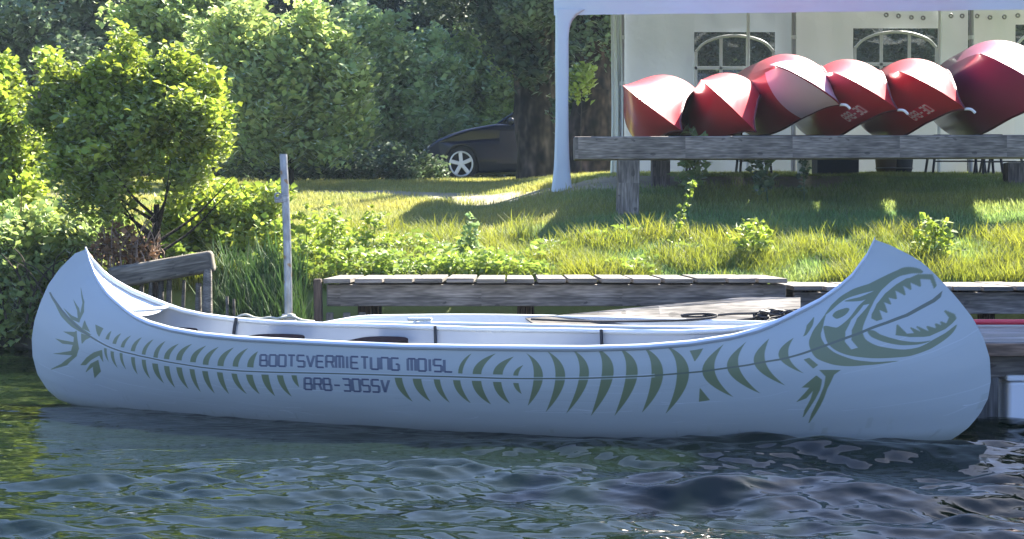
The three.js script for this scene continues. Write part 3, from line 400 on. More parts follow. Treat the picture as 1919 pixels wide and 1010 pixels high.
// things standing in the tent, seen under the rack beam
{
  const dk = std(lin(0.03, 0.03, 0.035), 0.6);
  const stool = (name, px, d, h, w, label, cat, group, splay = 0.1) => { const q = site(px, 310, d), y = groundY(q.x, -d), s = thing(name, label, cat, V(q.x, y, -d), group); mesh('seat', moved(new RoundedBoxGeometry(w, 0.04, 0.34, 2, 0.015), 0, h, 0), dk, s); for (const [sx, sz] of [[1, 1], [1, -1], [-1, 1], [-1, -1]]) mesh('leg', taper([V(sx * (w / 2 - 0.05), h, sz * 0.13), V(sx * (w / 2 - 0.05 + splay), -0.02, sz * 0.17)], 0.018, 0.015, 4, 7), dk, s); mesh('rail', moved(new THREE.CylinderGeometry(0.01, 0.01, w, 6), 0, h * 0.35, 0.16, 0, 0, Math.PI / 2), dk, s); };
  const G = 'dark seats under the tent';
  stool('stool', 1298, 18.2, 0.44, 0.16, 'small dark stool under the tent below the first red canoe, leftmost seat', 'stool', G, 0.03);
  stool('stool', 1412, 18.0, 0.45, 0.4, 'dark stool under the tent below the second red canoe', 'stool', G, 0.04);
  stool('bench', 1790, 17.9, 0.46, 0.62, 'short dark bench with thin legs under the tent below the brightest red canoe', 'bench', G, 0.06);
  stool('bench', 1885, 18.4, 0.46, 0.5, 'short dark bench under the tent at the right edge of the photo', 'bench', G, 0.08);
  stool('stool', 1852, 17.4, 0.46, 0.24, 'dark stool in front of the two benches near the right photo edge', 'stool', G, 0.05);
  const q = site(1565, 310, 18), y = groundY(q.x, -18), c = thing('crate', 'dark blue crate under the tent below the mauve-capped canoe', 'crate', V(q.x, y, -18)), m = std(lin(0.02, 0.03, 0.055), 0.5);
  mesh('body', moved(new RoundedBoxGeometry(0.5, 0.34, 0.36, 3, 0.02), 0, 0.17, 0), m, c); mesh('rim', moved(new RoundedBoxGeometry(0.54, 0.04, 0.4, 3, 0.012), 0, 0.36, 0), m, c);
  for (const [px, l] of [[1663, 'brown round keg standing under the tent left of the black one'], [1688, 'black round keg standing under the tent right of the brown one']]) { const p = site(px, 312, 18.1), k = thing('keg', l, 'keg', V(p.x, groundY(p.x, -18.1), -18.1)), mm = px < 1670 ? std(lin(0.12, 0.09, 0.06), 0.7) : dk; mesh('barrel', new THREE.LatheGeometry([[0, 0], [0.11, 0], [0.135, 0.06], [0.145, 0.17], [0.135, 0.29], [0.11, 0.35], [0, 0.35]].map(v => new THREE.Vector2(...v)), 20), mm, k); for (const h of [0.08, 0.27]) mesh('hoop', moved(new THREE.TorusGeometry(0.14, 0.008, 6, 24), 0, h, 0, Math.PI / 2), pole2(), k); }
  const p = site(1508, 308, 18.3), b = thing('bucket', 'white bucket under the tent between the dark crate and the stools', 'bucket', V(p.x, groundY(p.x, -18.3), -18.3)); mesh('body', new THREE.LatheGeometry([[0, 0], [0.085, 0], [0.11, 0.3], [0.118, 0.3], [0.118, 0.315], [0.1, 0.315]].map(v => new THREE.Vector2(...v)), 20), std(lin(0.8, 0.8, 0.76), 0.5), b); mesh('handle', moved(new THREE.TorusGeometry(0.105, 0.004, 5, 20, Math.PI), 0, 0.3, 0, 0.5), dk, b);
}
function pole2() { return std(lin(0.2, 0.2, 0.2), 0.5); }

// ------------------------------------------------------------------ dark car behind the trunk
{
  const D = 29.5, q = site(864, 330, D), y0 = groundY(q.x, -D);
  const c = thing('parked_car', 'dark blue parked car with silver wheels, half hidden behind the big tree trunk', 'car', V(q.x, y0, -D)); c.rotation.y = 0.13; c.scale.y = 1.07;
  const paint = new THREE.MeshPhysicalMaterial({ color: lin(0.004, 0.007, 0.022), roughness: 0.4, specularIntensity: 0.5, clearcoat: 0.6, clearcoatRoughness: 0.06, side: THREE.DoubleSide }), glass = std(lin(0.01, 0.012, 0.015), 0.05), tyre = std(lin(0.015, 0.015, 0.015), 0.85), alloy = std(lin(0.62, 0.63, 0.62), 0.35, { metalness: 0.6 });
  // local x: 0 = front axle, + towards the tail; z+ = the side that faces the lake
  const s = new THREE.Shape(); s.moveTo(-0.56, 0.22); s.quadraticCurveTo(-0.68, 0.38, -0.63, 0.54); s.quadraticCurveTo(-0.56, 0.68, -0.36, 0.75); s.quadraticCurveTo(0.05, 0.93, 0.72, 1.01); s.lineTo(2.9, 1.02); s.quadraticCurveTo(3.4, 1.0, 3.5, 0.9); s.quadraticCurveTo(3.56, 0.6, 3.45, 0.3); s.lineTo(2.98, 0.25); s.absarc(2.6, 0.31, 0.37, -0.15, Math.PI + 0.15, false); s.lineTo(0.38, 0.2); s.absarc(0, 0.31, 0.37, -0.2, Math.PI + 0.15, false); s.lineTo(-0.56, 0.22);
  const bg = new THREE.ExtrudeGeometry(s, { depth: 1.56, bevelEnabled: true, bevelSize: 0.05, bevelThickness: 0.08, bevelSegments: 4, curveSegments: 16 }); bg.translate(0, 0, -1.56);
  const P = bg.attributes.position; for (let i = 0; i < P.count; i++) { const x = P.getX(i), y = P.getY(i), z = P.getZ(i) + 0.78, k = 1 - 0.16 * sstep(-0.1, -0.7, x) - 0.07 * sstep(0.62, 1.05, y) - 0.05 * sstep(0.4, 0.2, y); P.setZ(i, z * k - 0.78 + 0); } bg.computeVertexNormals();
  mesh('body', bg, paint, c);
  const gs = new THREE.Shape(); gs.moveTo(0.65, 0.98); gs.quadraticCurveTo(1.15, 1.36, 1.5, 1.43); gs.quadraticCurveTo(2.1, 1.5, 2.6, 1.4); gs.quadraticCurveTo(3.1, 1.2, 3.35, 1.0); gs.lineTo(0.65, 0.98);
  const gg = new THREE.ExtrudeGeometry(gs, { depth: 1.2, bevelEnabled: true, bevelSize: 0.03, bevelThickness: 0.06, bevelSegments: 3 }); gg.translate(0, 0, -1.38); mesh('cabin', gg, glass, c);
  const rf = new THREE.Shape(); rf.moveTo(1.3, 1.42); rf.quadraticCurveTo(2, 1.55, 2.7, 1.4); rf.lineTo(2.7, 1.44); rf.quadraticCurveTo(2, 1.6, 1.3, 1.46); const rg = new THREE.ExtrudeGeometry(rf, { depth: 1.16, bevelEnabled: false }); rg.translate(0, 0.015, -1.36); mesh('roof', rg, paint, c);
  for (const [x, z, f] of [[0, 0.0, 1], [2.6, 0.0, 1], [0, -1.56, -1], [2.6, -1.56, -1]]) {
    const w = new THREE.Group(); w.name = 'wheel'; w.position.set(x, 0.31, z); c.add(w);
    mesh('tyre', moved(new THREE.TorusGeometry(0.265, 0.075, 12, 36), 0, 0, -0.02 * f), tyre, w);
    const sp = [moved(new THREE.CylinderGeometry(0.05, 0.05, 0.05, 16), 0, 0, 0.03 * f, Math.PI / 2), moved(new THREE.TorusGeometry(0.225, 0.02, 8, 36), 0, 0, 0.035 * f)]; for (let k = 0; k < 5; k++) { const a = k * Math.PI * 0.4 + 0.4; sp.push(moved(new RoundedBoxGeometry(0.2, 0.075, 0.03, 2, 0.012), Math.cos(a) * 0.125, Math.sin(a) * 0.125, 0.035 * f, 0, 0, a)); }
    mesh('rim', mergeGeometries(sp.map(g => g.index ? g.toNonIndexed() : g)), alloy, w); mesh('hub_back', moved(new THREE.CylinderGeometry(0.235, 0.235, 0.02, 24), 0, 0, -0.03 * f, Math.PI / 2), tyre, w);
  }
  for (const z of [-0.05, -1.51]) { const m = mesh('mirror', moved(new THREE.SphereGeometry(0.11, 16, 10).scale(0.75, 0.7, 1), 0.98, 1.1, z + (z > -1 ? 0.16 : -0.16)), paint, c); }
  for (const z of [-0.18, -1.38]) mesh('headlight', moved(new THREE.SphereGeometry(0.12, 16, 10).scale(1.3, 0.5, 0.8), -0.5, 0.62, z), new THREE.MeshPhysicalMaterial({ color: lin(0.6, 0.62, 0.62), roughness: 0.08, clearcoat: 1 }), c);
  const dg = new THREE.Shape(); dg.moveTo(0.72, 0.32); dg.lineTo(0.78, 0.9); dg.lineTo(1.75, 0.93); dg.lineTo(1.72, 0.32); const dd = mesh('door', moved(new THREE.ExtrudeGeometry(dg, { depth: 0.006, bevelEnabled: true, bevelSize: 0.01, bevelThickness: 0.004, bevelSegments: 2 }), 0, 0, 0.066), paint, c); mesh('handle', moved(new RoundedBoxGeometry(0.16, 0.03, 0.03, 2, 0.01), 1.6, 0.8, 0.1), paint, dd);
}

// ------------------------------------------------------------------ foliage
const leafMats = {};
function leafMat(key, r, g, b, tr = 0.38) { return leafMats[key] ??= new THREE.MeshPhysicalMaterial({ color: lin(r, g, b), roughness: 0.9, transmission: tr, thickness: 0, side: THREE.DoubleSide }); }
function leafCluster(n, size, spread, seed, droop = 0.2) { // a sprig of n folded leaves
  const R = rng(seed), p = [], ix = [];
  for (let i = 0; i < n; i++) {
    const o = V(R() - 0.5, R() - 0.5, R() - 0.5).multiplyScalar(2 * spread), q = new THREE.Quaternion().setFromEuler(new THREE.Euler((R() - 0.5) * 2.4 - droop, R() * 6.28, (R() - 0.5) * 1.6)), L = size * (0.7 + 0.6 * R()), w = L * (0.3 + 0.12 * R());
    const b = p.length / 3; for (const v of [V(0, 0, 0), V(w, 0.14 * L, 0.45 * L), V(0, -0.05 * L, L), V(-w, 0.14 * L, 0.45 * L), V(0, 0, 0.45 * L)]) { v.applyQuaternion(q).add(o); p.push(v.x, v.y, v.z); }
    ix.push(b, b + 1, b + 4, b + 1, b + 2, b + 4, b + 2, b + 3, b + 4, b + 3, b, b + 4);
  }
  const g = new THREE.BufferGeometry(); g.setAttribute('position', new THREE.Float32BufferAttribute(p, 3)); g.setIndex(ix); g.computeVertexNormals(); return g;
}
const clusters = {};
function crown(parent, name, lobes, o) { // lobes: [x, y, z, rx, ry, rz]; leaves crowd near each lobe's skin
  const R = rng(o.seed), geo = clusters[o.n + '_' + o.size] ??= leafCluster(o.n, o.size, o.size * (o.spread ?? 1.3), 17);
  const Rs = rng(o.seed + 999); lobes = lobes.flatMap(l => { const out = [l], ns = o.sat ?? 6; for (let i = 0; i < ns; i++) { const z = Rs() * 1.7 - 0.7, a = Rs() * 6.283, s = Math.sqrt(Math.max(0, 1 - z * z)), f = 0.22 + 0.22 * Rs(), e = 0.8 + 0.4 * Rs(); out.push([l[0] + s * Math.cos(a) * l[3] * e, l[1] + z * l[4] * e, l[2] + s * Math.sin(a) * l[5] * e, l[3] * f, l[4] * f * 0.8, l[5] * f]); } return out; });
  const vol = lobes.map(l => Math.pow(l[3] * l[4] * l[5], 0.72)), tot = vol.reduce((a, b) => a + b), m = new THREE.InstancedMesh(geo, o.mat, o.count);
  const M = new THREE.Matrix4(), q = new THREE.Quaternion(), c = new THREE.Color(); let k = 0;
  lobes.forEach((l, li) => {
    const n = li === lobes.length - 1 ? o.count - k : Math.round(o.count * vol[li] / tot), tone = 0.8 + 0.4 * R();
    for (let i = 0; i < n && k < o.count; i++) {
      let d, r, tries = 0; do { const z = R() * 2 - 1, a = R() * 6.283, s = Math.sqrt(1 - z * z); d = V(s * Math.cos(a), z, s * Math.sin(a)); r = Math.pow(lerp(o.hollow ?? 0.25, 1, R()), 0.5) * (1 + 0.35 * fbm(d.x * 2.2 + li * 7, d.y * 2.2, d.z * 2.2 + o.seed)); tries++; } while (tries < 6 && noise(d.x * 4.2 + li * 3 + o.seed, d.y * 4.2, d.z * 4.2) < (o.gap ?? -0.1) && r > 0.55);
      q.setFromEuler(new THREE.Euler(R() * 0.9 - 0.45, R() * 6.283, R() * 0.9 - 0.45)); const sc = 0.7 + 0.7 * R();
      M.compose(V(l[0] + d.x * r * l[3], l[1] + d.y * r * l[4], l[2] + d.z * r * l[5]), q, V(sc, sc, sc)); m.setMatrixAt(k, M);
      const b = tone * (0.65 + 0.7 * R()), wv = (o.warm ?? 0.15) * (R() - 0.3); c.setRGB(b * (1 + wv), b, b * (1 - wv)); m.setColorAt(k, c); k++;
    }
  });
  m.count = k; m.name = name; m.castShadow = m.receiveShadow = true; m.userData.kind = 'stuff'; parent.add(m); return m;
}
function trunkGeo(base, h, r, lean, R, branches, reach) { // local: from the ground up, limbs towards the crown
  const pts = [V(0, -0.2, 0), V(lean * 0.2, h * 0.3, 0), V(lean * 0.6 + 0.1 * (R() - 0.5) * h * 0.3, h * 0.65, 0.05 * h * (R() - 0.5)), V(lean, h, 0)], gs = [taper(pts, r, r * 0.45, 16, 14, 0.25, R() * 9)], c = new THREE.CatmullRomCurve3(pts);
  for (let i = 0; i < branches; i++) { const t = 0.45 + 0.5 * R(), p = c.getPoint(t), a = R() * 6.28, L = reach * (0.6 + 0.6 * R()); const rr = r * (0.2 + 0.18 * R()); gs.push(taper([p, p.clone().add(V(Math.cos(a) * L * 0.45, L * 0.3, Math.sin(a) * L * 0.45)), p.clone().add(V(Math.cos(a) * L * 0.9, L * 0.75, Math.sin(a) * L * 0.9))], rr, rr * 0.2, 8, 7, 0.15, i)); }
  return mergeGeometries(gs);
}
function plant(name, label, category, x, z, tr, lobes, o, group) { // lobes are local to the foot of the plant
  const y = o.y ?? groundY(x, z), t = thing(name, label, category, V(x, y, z), group), R = rng(o.seed + 5);
  if (tr) mesh('trunk', trunkGeo(null, tr.h, tr.r, tr.lean ?? 0, R, tr.branches ?? 5, tr.reach ?? tr.h * 0.5), tr.mat, t);
  crown(t, 'crown', lobes, o); return t;
}
const M_ = {
  sunny: leafMat('sunny', 0.27, 0.36, 0.045, 0.55), fresh: leafMat('fresh', 0.30, 0.40, 0.12, 0.5), mid: leafMat('mid', 0.25, 0.36, 0.14, 0.5), dark: leafMat('dark', 0.11, 0.17, 0.09, 0.38), deep: leafMat('deep', 0.055, 0.09, 0.06, 0.3), dry: leafMat('dry', 0.22, 0.13, 0.07, 0.2) };
const barkD = barkMat(0.16, 0.14, 0.13), barkL = barkMat(0.42, 0.39, 0.36);
const S = (px, py, d) => site(px, py, d);
function lobesAt(x, z, y, list) { return list.map(([px, py, d, rx, ry, rz]) => { const q = S(px, py, d); return [q.x - x, q.y - y, q.z - z, rx, ry, rz ?? rx]; }); }
function bush(name, label, cat, px, d, tr, list, o, group) { const q = S(px, 400, d), y = o.y ?? groundY(q.x, -d); return plant(name, label, cat, q.x, -d, tr, lobesAt(q.x, -d, y, list), { ...o, y }, group); }

// the round shrub on the bank
bush('small_tree', 'round bright yellow-green little tree on the bank above the left end of the canoe', 'tree', 289, 11.6, { h: 0.8, r: 0.045, lean: 0.02, branches: 10, reach: 0.65, mat: barkD },
  [[250, 260, 11.6, 0.5, 0.4, 0.45], [190, 205, 11.6, 0.36, 0.28, 0.36], [315, 200, 11.6, 0.36, 0.3, 0.36], [240, 140, 11.7, 0.26, 0.2, 0.26], [240, 90, 11.7, 0.1, 0.15, 0.12], [320, 130, 11.7, 0.16, 0.14, 0.16], [385, 225, 11.6, 0.2, 0.26, 0.26], [125, 160, 11.6, 0.2, 0.18, 0.24], [90, 110, 11.7, 0.1, 0.07, 0.1], [140, 300, 11.6, 0.24, 0.24, 0.28], [195, 365, 11.6, 0.3, 0.2, 0.28], [355, 320, 11.6, 0.2, 0.2, 0.24], [400, 165, 11.7, 0.09, 0.16, 0.14], [410, 270, 11.6, 0.1, 0.1, 0.1], [80, 215, 11.6, 0.14, 0.14, 0.16]],
  { seed: 11, gap: -0.04, sat: 9, n: 5, size: 0.054, count: 4400, mat: M_.sunny, hollow: 0.0, warm: 0.22, spread: 1.1 });
bush('shrub', 'yellow-green shrub at the left edge of the photo beside the round little tree', 'shrub', 10, 13.2, null, [[0, 250, 13.2, 0.32, 0.5], [-20, 350, 13.2, 0.4, 0.5], [50, 300, 13.4, 0.2, 0.4], [15, 190, 13.2, 0.2, 0.3]], { seed: 12, n: 4, size: 0.058, count: 2600, mat: M_.sunny, warm: 0.2, spread: 1.1 });
const overhang = bush('shrub', 'dark tangled shrub hanging over the water left of the canoe stern', 'shrub', 40, 12.7, { h: 0.5, r: 0.03, branches: 9, reach: 0.6, mat: barkL }, [[30, 510, 12.5, 0.5, 0.42, 0.5], [110, 470, 12.5, 0.42, 0.32, 0.4], [10, 590, 12.2, 0.4, 0.2, 0.3], [80, 430, 12.6, 0.5, 0.25, 0.4], [-40, 480, 12.6, 0.5, 0.5, 0.5], [170, 440, 12.3, 0.25, 0.2, 0.3], [20, 540, 12.1, 0.35, 0.3, 0.2]], { seed: 13, n: 4, size: 0.065, count: 3300, mat: M_.fresh, warm: 0.25, spread: 1.1 });
bush('shrub', 'loose pale green shrub between the round little tree and the steel post', 'shrub', 420, 12.4, { h: 0.4, r: 0.02, branches: 7, reach: 0.4, mat: barkD }, [[380, 430, 12.4, 0.36, 0.22, 0.3], [440, 390, 12.5, 0.32, 0.2, 0.3], [470, 450, 12.4, 0.3, 0.26, 0.3], [350, 390, 12.4, 0.25, 0.22, 0.3], [500, 370, 12.6, 0.18, 0.1, 0.2], [330, 450, 12.3, 0.2, 0.15, 0.2]], { seed: 14, n: 4, size: 0.054, count: 2200, mat: M_.sunny, warm: 0.25, spread: 1.2 });
{ const R = rng(131), g = []; for (let i = 0; i < 34; i++) { const q = S(-10 + R() * 170, 600 - R() * 40, 11.9 + R() * 0.4).sub(overhang.position), a = R() * 6.28, L = 0.2 + 0.35 * R(); g.push(taper([V(q.x, q.y - 0.1, q.z), V(q.x + 0.3 * L * Math.cos(a), q.y + 0.35 * L, q.z + 0.1 * L), V(q.x + 0.5 * L * Math.cos(a + 0.8), q.y + 0.8 * L, q.z + 0.12 * L), V(q.x + 0.9 * L * Math.cos(a + 1), q.y + L, q.z)], 0.011, 0.004, 9, 6)); } const m = mesh('branches', mergeGeometries(g), barkL, overhang); m.userData.kind = 'stuff'; }
// mid distance
bush('hedge_shrub', 'tall sparkling green shrub on the lawn edge behind the round little tree', 'shrub', 545, 22, { h: 1.2, r: 0.06, branches: 8, reach: 1.2, mat: barkD }, [[540, 130, 22, 0.95, 0.75, 0.8], [620, 200, 22, 0.55, 0.6, 0.7], [470, 220, 22, 0.6, 0.7, 0.7], [560, 250, 21.8, 0.7, 0.42, 0.6], [440, 90, 22.2, 0.7, 0.55, 0.6], [600, 110, 22, 0.45, 0.4, 0.5]], { seed: 21, sat: 14, gap: 0.02, n: 5, size: 0.11, count: 3300, mat: M_.fresh, warm: 0.2 });
bush('hedge_shrub', 'tall pale shrub behind the top of the round little tree', 'shrub', 350, 24, { h: 1.6, r: 0.07, branches: 6, reach: 1.4, mat: barkD }, [[340, 40, 24, 0.85, 0.7, 0.8], [410, 110, 24, 0.6, 0.7, 0.7], [420, 10, 24, 0.5, 0.5, 0.6], [300, 90, 24.2, 0.6, 0.8, 0.7], [370, 200, 24, 0.8, 0.8, 0.8]], { seed: 22, sat: 14, gap: 0.02, n: 5, size: 0.11, count: 2900, mat: M_.fresh, warm: 0.15 });
bush('hedge_shrub', 'broad green hedge shrub left of the parked car', 'shrub', 720, 33, { h: 1.4, r: 0.08, branches: 6, reach: 1.4, mat: barkD }, [[640, 150, 31, 0.8, 1.1, 0.9], [680, 90, 32, 0.9, 0.8, 0.9], [700, 200, 33, 1.2, 1.3, 1], [790, 180, 33, 1.0, 1.2, 1], [640, 240, 32.6, 0.8, 0.9, 0.9], [760, 260, 32.4, 1.0, 0.6, 0.8], [720, 110, 33, 0.7, 0.5, 0.8]], { seed: 23, sat: 14, gap: -0.03, n: 6, size: 0.13, count: 5000, mat: M_.mid, warm: 0.12 });
bush('hedge_shrub', 'bright green hedge shrub directly above the parked car', 'shrub', 880, 34, { h: 1.4, r: 0.08, branches: 6, reach: 1.4, mat: barkD }, [[870, 190, 34, 1.1, 1.4, 1], [940, 160, 34, 0.6, 1.3, 0.9], [900, 90, 34, 0.5, 0.4, 0.6], [810, 150, 34, 0.8, 0.9, 0.9], [930, 260, 34, 0.8, 0.6, 0.8]], { seed: 24, sat: 14, gap: -0.03, n: 6, size: 0.13, count: 3900, mat: M_.fresh, warm: 0.12 });
bush('hedge_shrub', 'low dark shrub at the foot of the sparkling shrub on the lawn edge', 'shrub', 560, 26, null, [[500, 300, 26, 0.9, 0.35, 0.6], [620, 305, 26.5, 0.9, 0.3, 0.6], [720, 310, 27, 0.8, 0.28, 0.6], [780, 318, 27.5, 0.6, 0.2, 0.5]], { seed: 25, n: 5, size: 0.085, count: 3000, mat: M_.dark });
// oak with the car behind it
bush('oak_tree', 'large dark oak with thick trunk between the parked car and the tent leg', 'tree', 1014, 26, { h: 5.5, r: 0.47, lean: -0.5, branches: 9, reach: 3, mat: barkD }, [[1000, -160, 26, 2.4, 1.2, 2], [920, 0, 28.5, 1.2, 0.7, 1.2], [975, 80, 25.5, 0.42, 0.8, 0.35], [940, 60, 25.7, 0.4, 0.6, 0.4], [1010, 130, 25.5, 0.25, 0.4, 0.25], [1000, 0, 25.6, 0.6, 0.6, 0.6], [800, 10, 37, 1.9, 0.9, 1.6], [1100, -60, 26, 1.4, 1.0, 1.6], [1110, 60, 26.5, 0.5, 0.6, 0.6], [650, 0, 38, 1.8, 0.8, 1.6], [950, 20, 25.8, 0.5, 0.5, 0.5]], { seed: 31, n: 6, size: 0.12, count: 6400, gap: 0, mat: M_.deep, warm: 0.1 });
bush('oak_tree', 'dark tree trunk seen through the open left side of the tent', 'tree', 1112, 23.5, { h: 4.5, r: 0.42, lean: 0.1, branches: 5, reach: 2.5, mat: barkMat(0.12, 0.09, 0.08) }, [[1120, -40, 23.5, 1.2, 0.8, 1.2], [1120, 70, 23.4, 0.5, 0.5, 0.5], [1075, 210, 23.8, 0.3, 0.4, 0.3]], { seed: 32, n: 6, size: 0.1, count: 2200, mat: M_.dark, warm: 0.1 });
bush('sapling', 'small sunlit leafy sprig growing between tent leg and dark trunk', 'sapling', 1088, 22.5, { h: 1.9, r: 0.014, branches: 4, reach: 0.4, mat: barkD }, [[1085, 155, 22.5, 0.15, 0.2, 0.15], [1095, 140, 22.5, 0.12, 0.12, 0.12]], { seed: 33, n: 5, size: 0.085, count: 130, mat: M_.sunny });
plant('shade_tree', 'tall broad tree out of view beyond the right edge, crown placed to shade the dock', 'tree', 8.6, -13.6, { h: 7.5, r: 0.3, lean: -0.8, branches: 10, reach: 4, mat: barkD }, [[-2.6, 4.6, 1.5, 1.5, 0.8, 1.0], [-1.0, 5.4, 1.2, 1.7, 1.0, 1.2], [-0.8, 6.4, 2.4, 1.8, 1.0, 1.4], [0.8, 6.2, 0.6, 1.8, 1.2, 1.4], [-2.6, 5.6, 2.8, 1.2, 0.7, 1.0]], { seed: 35, n: 6, size: 0.15, count: 3600, mat: M_.dark, warm: 0.1 });  // unseen tree; its crown lobes are placed to shade the dock
// background trees
const G2 = 'dark trees closing the background';
[[-60, 34, 'dark leafy tree at the far left edge of the background', 'dark'], [70, 31, 'dark background tree with pale leaning trunk above the left shrub', 'dark'], [230, 36, 'dark background tree above the round little tree', 'deep'], [430, 40, 'dark background tree behind the tall pale shrub', 'dark'], [590, 42, 'dark background tree above the sparkling shrub', 'deep'], [760, 41, 'dark background tree above the broad hedge shrub', 'dark'], [930, 44, 'dark background tree behind the oak crown', 'deep'], [1130, 38, 'dark background tree seen through the open side of the tent', 'deep'], [1330, 42, 'dark background tree behind the left tent window', 'dark'], [1560, 40, 'dark background tree behind the middle of the tent', 'deep'], [1800, 43, 'dark background tree behind the right tent window', 'dark'], [2050, 40, 'dark background tree beyond the right photo edge', 'deep']].forEach(([px, d, label, m], i) => {
  const q = S(px, 400, d), R = rng(900 + i * 13), l = []; for (let k = 0; k < 9; k++) l.push([(R() - 0.5) * 5, 1.5 + k * 1.0 + R(), (R() - 0.5) * 3, 1.5 + R() * 0.8, 1.0 + R() * 0.6, 1.5 + R() * 0.6]); l.push([(R() - 0.5) * 4, 0.8, 0, 2.2, 1.2, 1.4]);
  plant('background_tree', label, 'tree', q.x, -d, { h: 8, r: 0.24, lean: (R() - 0.5) * 1.2, branches: 7, reach: 3, mat: i === 1 ? barkL : barkD }, l, { seed: 60 + i, n: 6, size: 0.16, count: 5200, mat: M_[m], warm: 0.08, hollow: 0.1 }, null);
});
{ const R = rng(77), l = []; for (let i = 0; i < 46; i++) l.push([-34 + 68 * i / 45 + R() * 2, 3.5 + R() * 9, -52 - R() * 8, 3.2 + R() * 2, 3 + R() * 2.5, 2.5 + R()]); for (let i = 0; i < 30; i++) l.push([-34 + 68 * i / 29, 3.2, -50, 2.6, 2.2, 2]);
  const g = new THREE.Group(); const w = crown(g, 'woodland', l, { seed: 78, n: 6, size: 0.3, count: 26000, mat: M_.deep, warm: 0.05, hollow: 0.1 }); scene.add(w); w.name = numbered('woodland'); tag(w, 'dense dark wood closing off the far background behind all the trees', 'woodland', null, 'stuff'); }

// ------------------------------------------------------------------ grass, reeds, weeds
function tuft(n, h, w, spread, seed, bend = 0.35) { const R = rng(seed), p = [], ix = []; for (let i = 0; i < n; i++) { const a = R() * 6.28, o = V((R() - 0.5) * spread, 0, (R() - 0.5) * spread), H = h * (0.55 + 0.7 * R()), dx = Math.cos(a), dz = Math.sin(a), bd = bend * H * (0.3 + R()), b = p.length / 3, sx = -dz * w, sz = dx * w; for (const [t, k] of [[0, 1], [0.5, 0.8], [1, 0]]) { const cx = o.x + dx * bd * t * t, cy = H * t * (1 - 0.15 * t), cz = o.z + dz * bd * t * t; if (k) p.push(cx + sx * k, cy, cz + sz * k, cx - sx * k, cy, cz - sz * k); else p.push(cx, cy, cz); } ix.push(b, b + 1, b + 2, b + 1, b + 3, b + 2, b + 2, b + 3, b + 4); } const g = new THREE.BufferGeometry(); g.setAttribute('position', new THREE.Float32BufferAttribute(p, 3)); g.setIndex(ix); g.computeVertexNormals(); return g; }
function scatter(name, label, geo, mat, count, seed, pick, parent = scene) {
  const R = rng(seed), m = new THREE.InstancedMesh(geo, mat, count), M = new THREE.Matrix4(), q = new THREE.Quaternion(), c = new THREE.Color(); let k = 0;
  for (let i = 0; i < count * 6 && k < count; i++) { const s = pick(R); if (!s) continue; q.setFromEuler(new THREE.Euler((R() - 0.5) * 0.25, R() * 6.28, (R() - 0.5) * 0.25)); const sc = s[3] * (0.7 + 0.6 * R()); M.compose(V(s[0], s[1], s[2]), q, V(sc, sc, sc)); m.setMatrixAt(k, M); const b = (s[4] ?? 1) * (0.7 + 0.6 * R()), w = s[5] ?? 0; c.setRGB(b * (1 + w), b, b * (1 - w * 0.5)); m.setColorAt(k++, c); }
  m.count = k; m.castShadow = m.receiveShadow = true; m.name = numbered(name); parent.add(m); return tag(m, label, name.replace('_', ' '), null, 'stuff');
}
const grassMat = leafMat('grass', 0.36, 0.37, 0.085, 0.55), reedMat = leafMat('reed', 0.075, 0.14, 0.035, 0.3);
scatter('grass', 'sunlit yellow-green lawn grass covering the whole bank', tuft(9, 0.085, 0.0035, 0.11, 3), grassMat, 112000, 41, R => { const t = R(), d = lerp(11.75, 33, t * t * 0.75 + t * 0.25), x = (R() - 0.5) * d * 0.92, z = -d; if (R() < pathK(x, z) * 0.95) return null; const y = groundY(x, z); if (y < 0.45) return null; const n = fbm(x * 0.8, z * 0.8, 2); return [x, y - 0.01, z, (0.75 + 0.6 * clamp(0.5 + n)) * 1 * (x > 0.8 && d > 16 ? 0.6 : 1), 0.85 + 0.4 * n, 0.06 + 0.4 * n + (d > 14 ? 0.08 : -0.05) - 0.14 - 0.2 * sstep(0.2, 1.4, x) * sstep(20, 18, d)]; });  // grass under the rack carries the cool green of its shade in its colour
scatter('tall_grass', 'long bright grass and weeds along the top of the bank behind the jetty', tuft(9, 0.27, 0.006, 0.16, 6, 0.5), leafMat('tall', 0.22, 0.28, 0.03, 0.55), 7500, 42, R => { const x = -2.6 + R() * 7.6, z = -(11.75 + Math.pow(R(), 1.6) * (x < 0.2 ? 2.6 : 1.5)); const y = groundY(x, z), n = fbm(x * 1.6, z * 1.6, 5); if (n < -0.12 || y < 0.4) return null; return [x, y - 0.02, z, 0.32 + 0.6 * clamp(n + 0.4), 0.85 + 0.3 * n, 0.1 + 0.3 * n]; });
scatter('reeds', 'dark green reeds standing in the shallows left of the steel post', tuft(8, 0.36, 0.006, 0.14, 8, 0.35), reedMat, 420, 43, R => { const q = S(410 + R() * 150, 560, 11.2 + R() * 0.6); return [q.x, Math.max(0, groundY(q.x, q.z)) - 0.05, q.z, 0.8 + 0.5 * R(), 0.9]; });
scatter('ground_cover', 'bright leafy nettles and low weeds covering the bank beside the steel post', leafCluster(5, 0.06, 0.07, 23, 0), leafMat('nettle', 0.22, 0.32, 0.05, 0.5), 2800, 44, R => { const x = -3.1 + Math.pow(R(), 1.3) * 4.6, z = -(11.8 + Math.pow(R(), 1.5) * (x < -1.4 ? 1.9 : 1.2)), n = fbm(x * 1.5, z * 1.5, 25), y = groundY(x, z); if (n + 0.10 * (-0.6 - x) < -0.16 || y < 0.3) return null; return [x, y + R() * (0.05 + 0.32 * clamp(n + 0.1 + 0.06 * (-x))), z, 0.9, 0.8 + 0.4 * R(), 0.1 * R()]; });
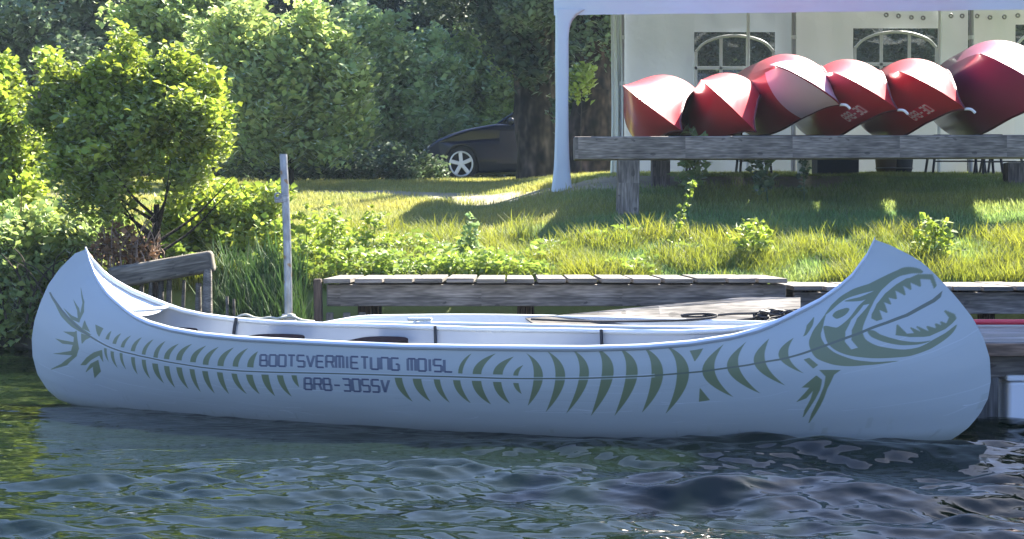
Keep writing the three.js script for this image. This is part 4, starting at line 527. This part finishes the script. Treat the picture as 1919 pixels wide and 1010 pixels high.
// leafy weeds on the bank
function weed(label, px, py, d, h, lean, leaf, n, mat, group, spread = 0.16) { const q = S(px, py, d), y = groundY(q.x, -d), w = thing('weed', label, 'weed', V(q.x, y, -d), group), R = rng(px), top = V(lean * h, h, 0); mesh('stem', taper([V(0, -0.05, 0), V(lean * h * 0.35, h * 0.5, 0.02), top], 0.008, 0.004, 8, 6), mat, w); const l = []; for (let i = 0; i < 6; i++) { const t = 0.35 + 0.65 * i / 5; l.push([top.x * t, h * t, 0, spread * (1.1 - 0.6 * t), 0.06 + h * 0.05, spread * (1.1 - 0.6 * t)]); } crown(w, 'leaves', l, { seed: px, n: 3, size: leaf, count: n, mat, spread: 0.4 }); }
weed('tall leafy weed just right of the rear rack post', 1298, 420, 14.6, 0.62, 0.0, 0.09, 60, M_.mid);
weed('pale leaning stalk weed below the front rack beam', 1256, 470, 12.9, 0.48, 0.42, 0.045, 26, M_.sunny, null, 0.04);
weed('dark leaning weed under the rack below the second red canoe', 1440, 400, 14.4, 0.46, -0.2, 0.08, 40, M_.dark);
weed('thin forked weed under the rack below the mauve-capped canoe', 1507, 380, 14.6, 0.5, -0.05, 0.06, 22, M_.dark, null, 0.1);
weed('dark bushy weed in the middle of the sunny bank', 880, 490, 12.6, 0.36, 0.05, 0.05, 60, M_.mid, null, 0.1);
weed('bright bushy weed on the bank above the gap in the jetty', 1410, 520, 12.3, 0.3, 0.02, 0.06, 70, M_.sunny, null, 0.2);
weed('bright bushy weed on the bank behind the raised bow of the canoe', 1750, 500, 12.3, 0.32, 0.02, 0.06, 80, M_.sunny, null, 0.2);
weed('bright leafy weed on the bank right of the steel post', 620, 480, 12.4, 0.45, 0.05, 0.06, 80, M_.sunny, null, 0.18);
weed('bright leafy weed left of the jetty end post', 575, 500, 12.0, 0.5, 0.0, 0.06, 80, M_.sunny, null, 0.18);
weed('bright leafy weed behind the sunlit left jetty planks', 700, 470, 12.7, 0.4, 0.05, 0.055, 70, M_.sunny, null, 0.18);
{ const R = rng(91), g = []; for (let i = 0; i < 46; i++) { const q = S(180 + R() * 120, 500, 11.4 + R() * 0.25), h = 0.2 + 0.35 * R(), y = q.y - 0.05; g.push(taper([V(q.x, y - 0.05, q.z), V(q.x + 0.1 * (R() - 0.5), y + h * 0.5, q.z + 0.05 * (R() - 0.5)), V(q.x + 0.22 * (R() - 0.5), y + h * (0.6 + 0.4 * R()), q.z + 0.1 * (R() - 0.5))], 0.008, 0.003, 6, 5)); }
  const b = thing('brushwood', 'dry brown brushwood heaped under the round little tree', 'brushwood', V(0, 0, 0)); const tw = mesh('twigs', mergeGeometries(g), std(lin(0.26, 0.19, 0.14), 0.9), b); tw.userData.kind = 'stuff';
  const q = S(235, 465, 11.5); crown(b, 'dry_leaves', [[q.x, q.y, q.z, 0.24, 0.13, 0.15]], { seed: 92, n: 4, size: 0.05, count: 150, mat: M_.dry }); }

renderer.render(scene, camera);
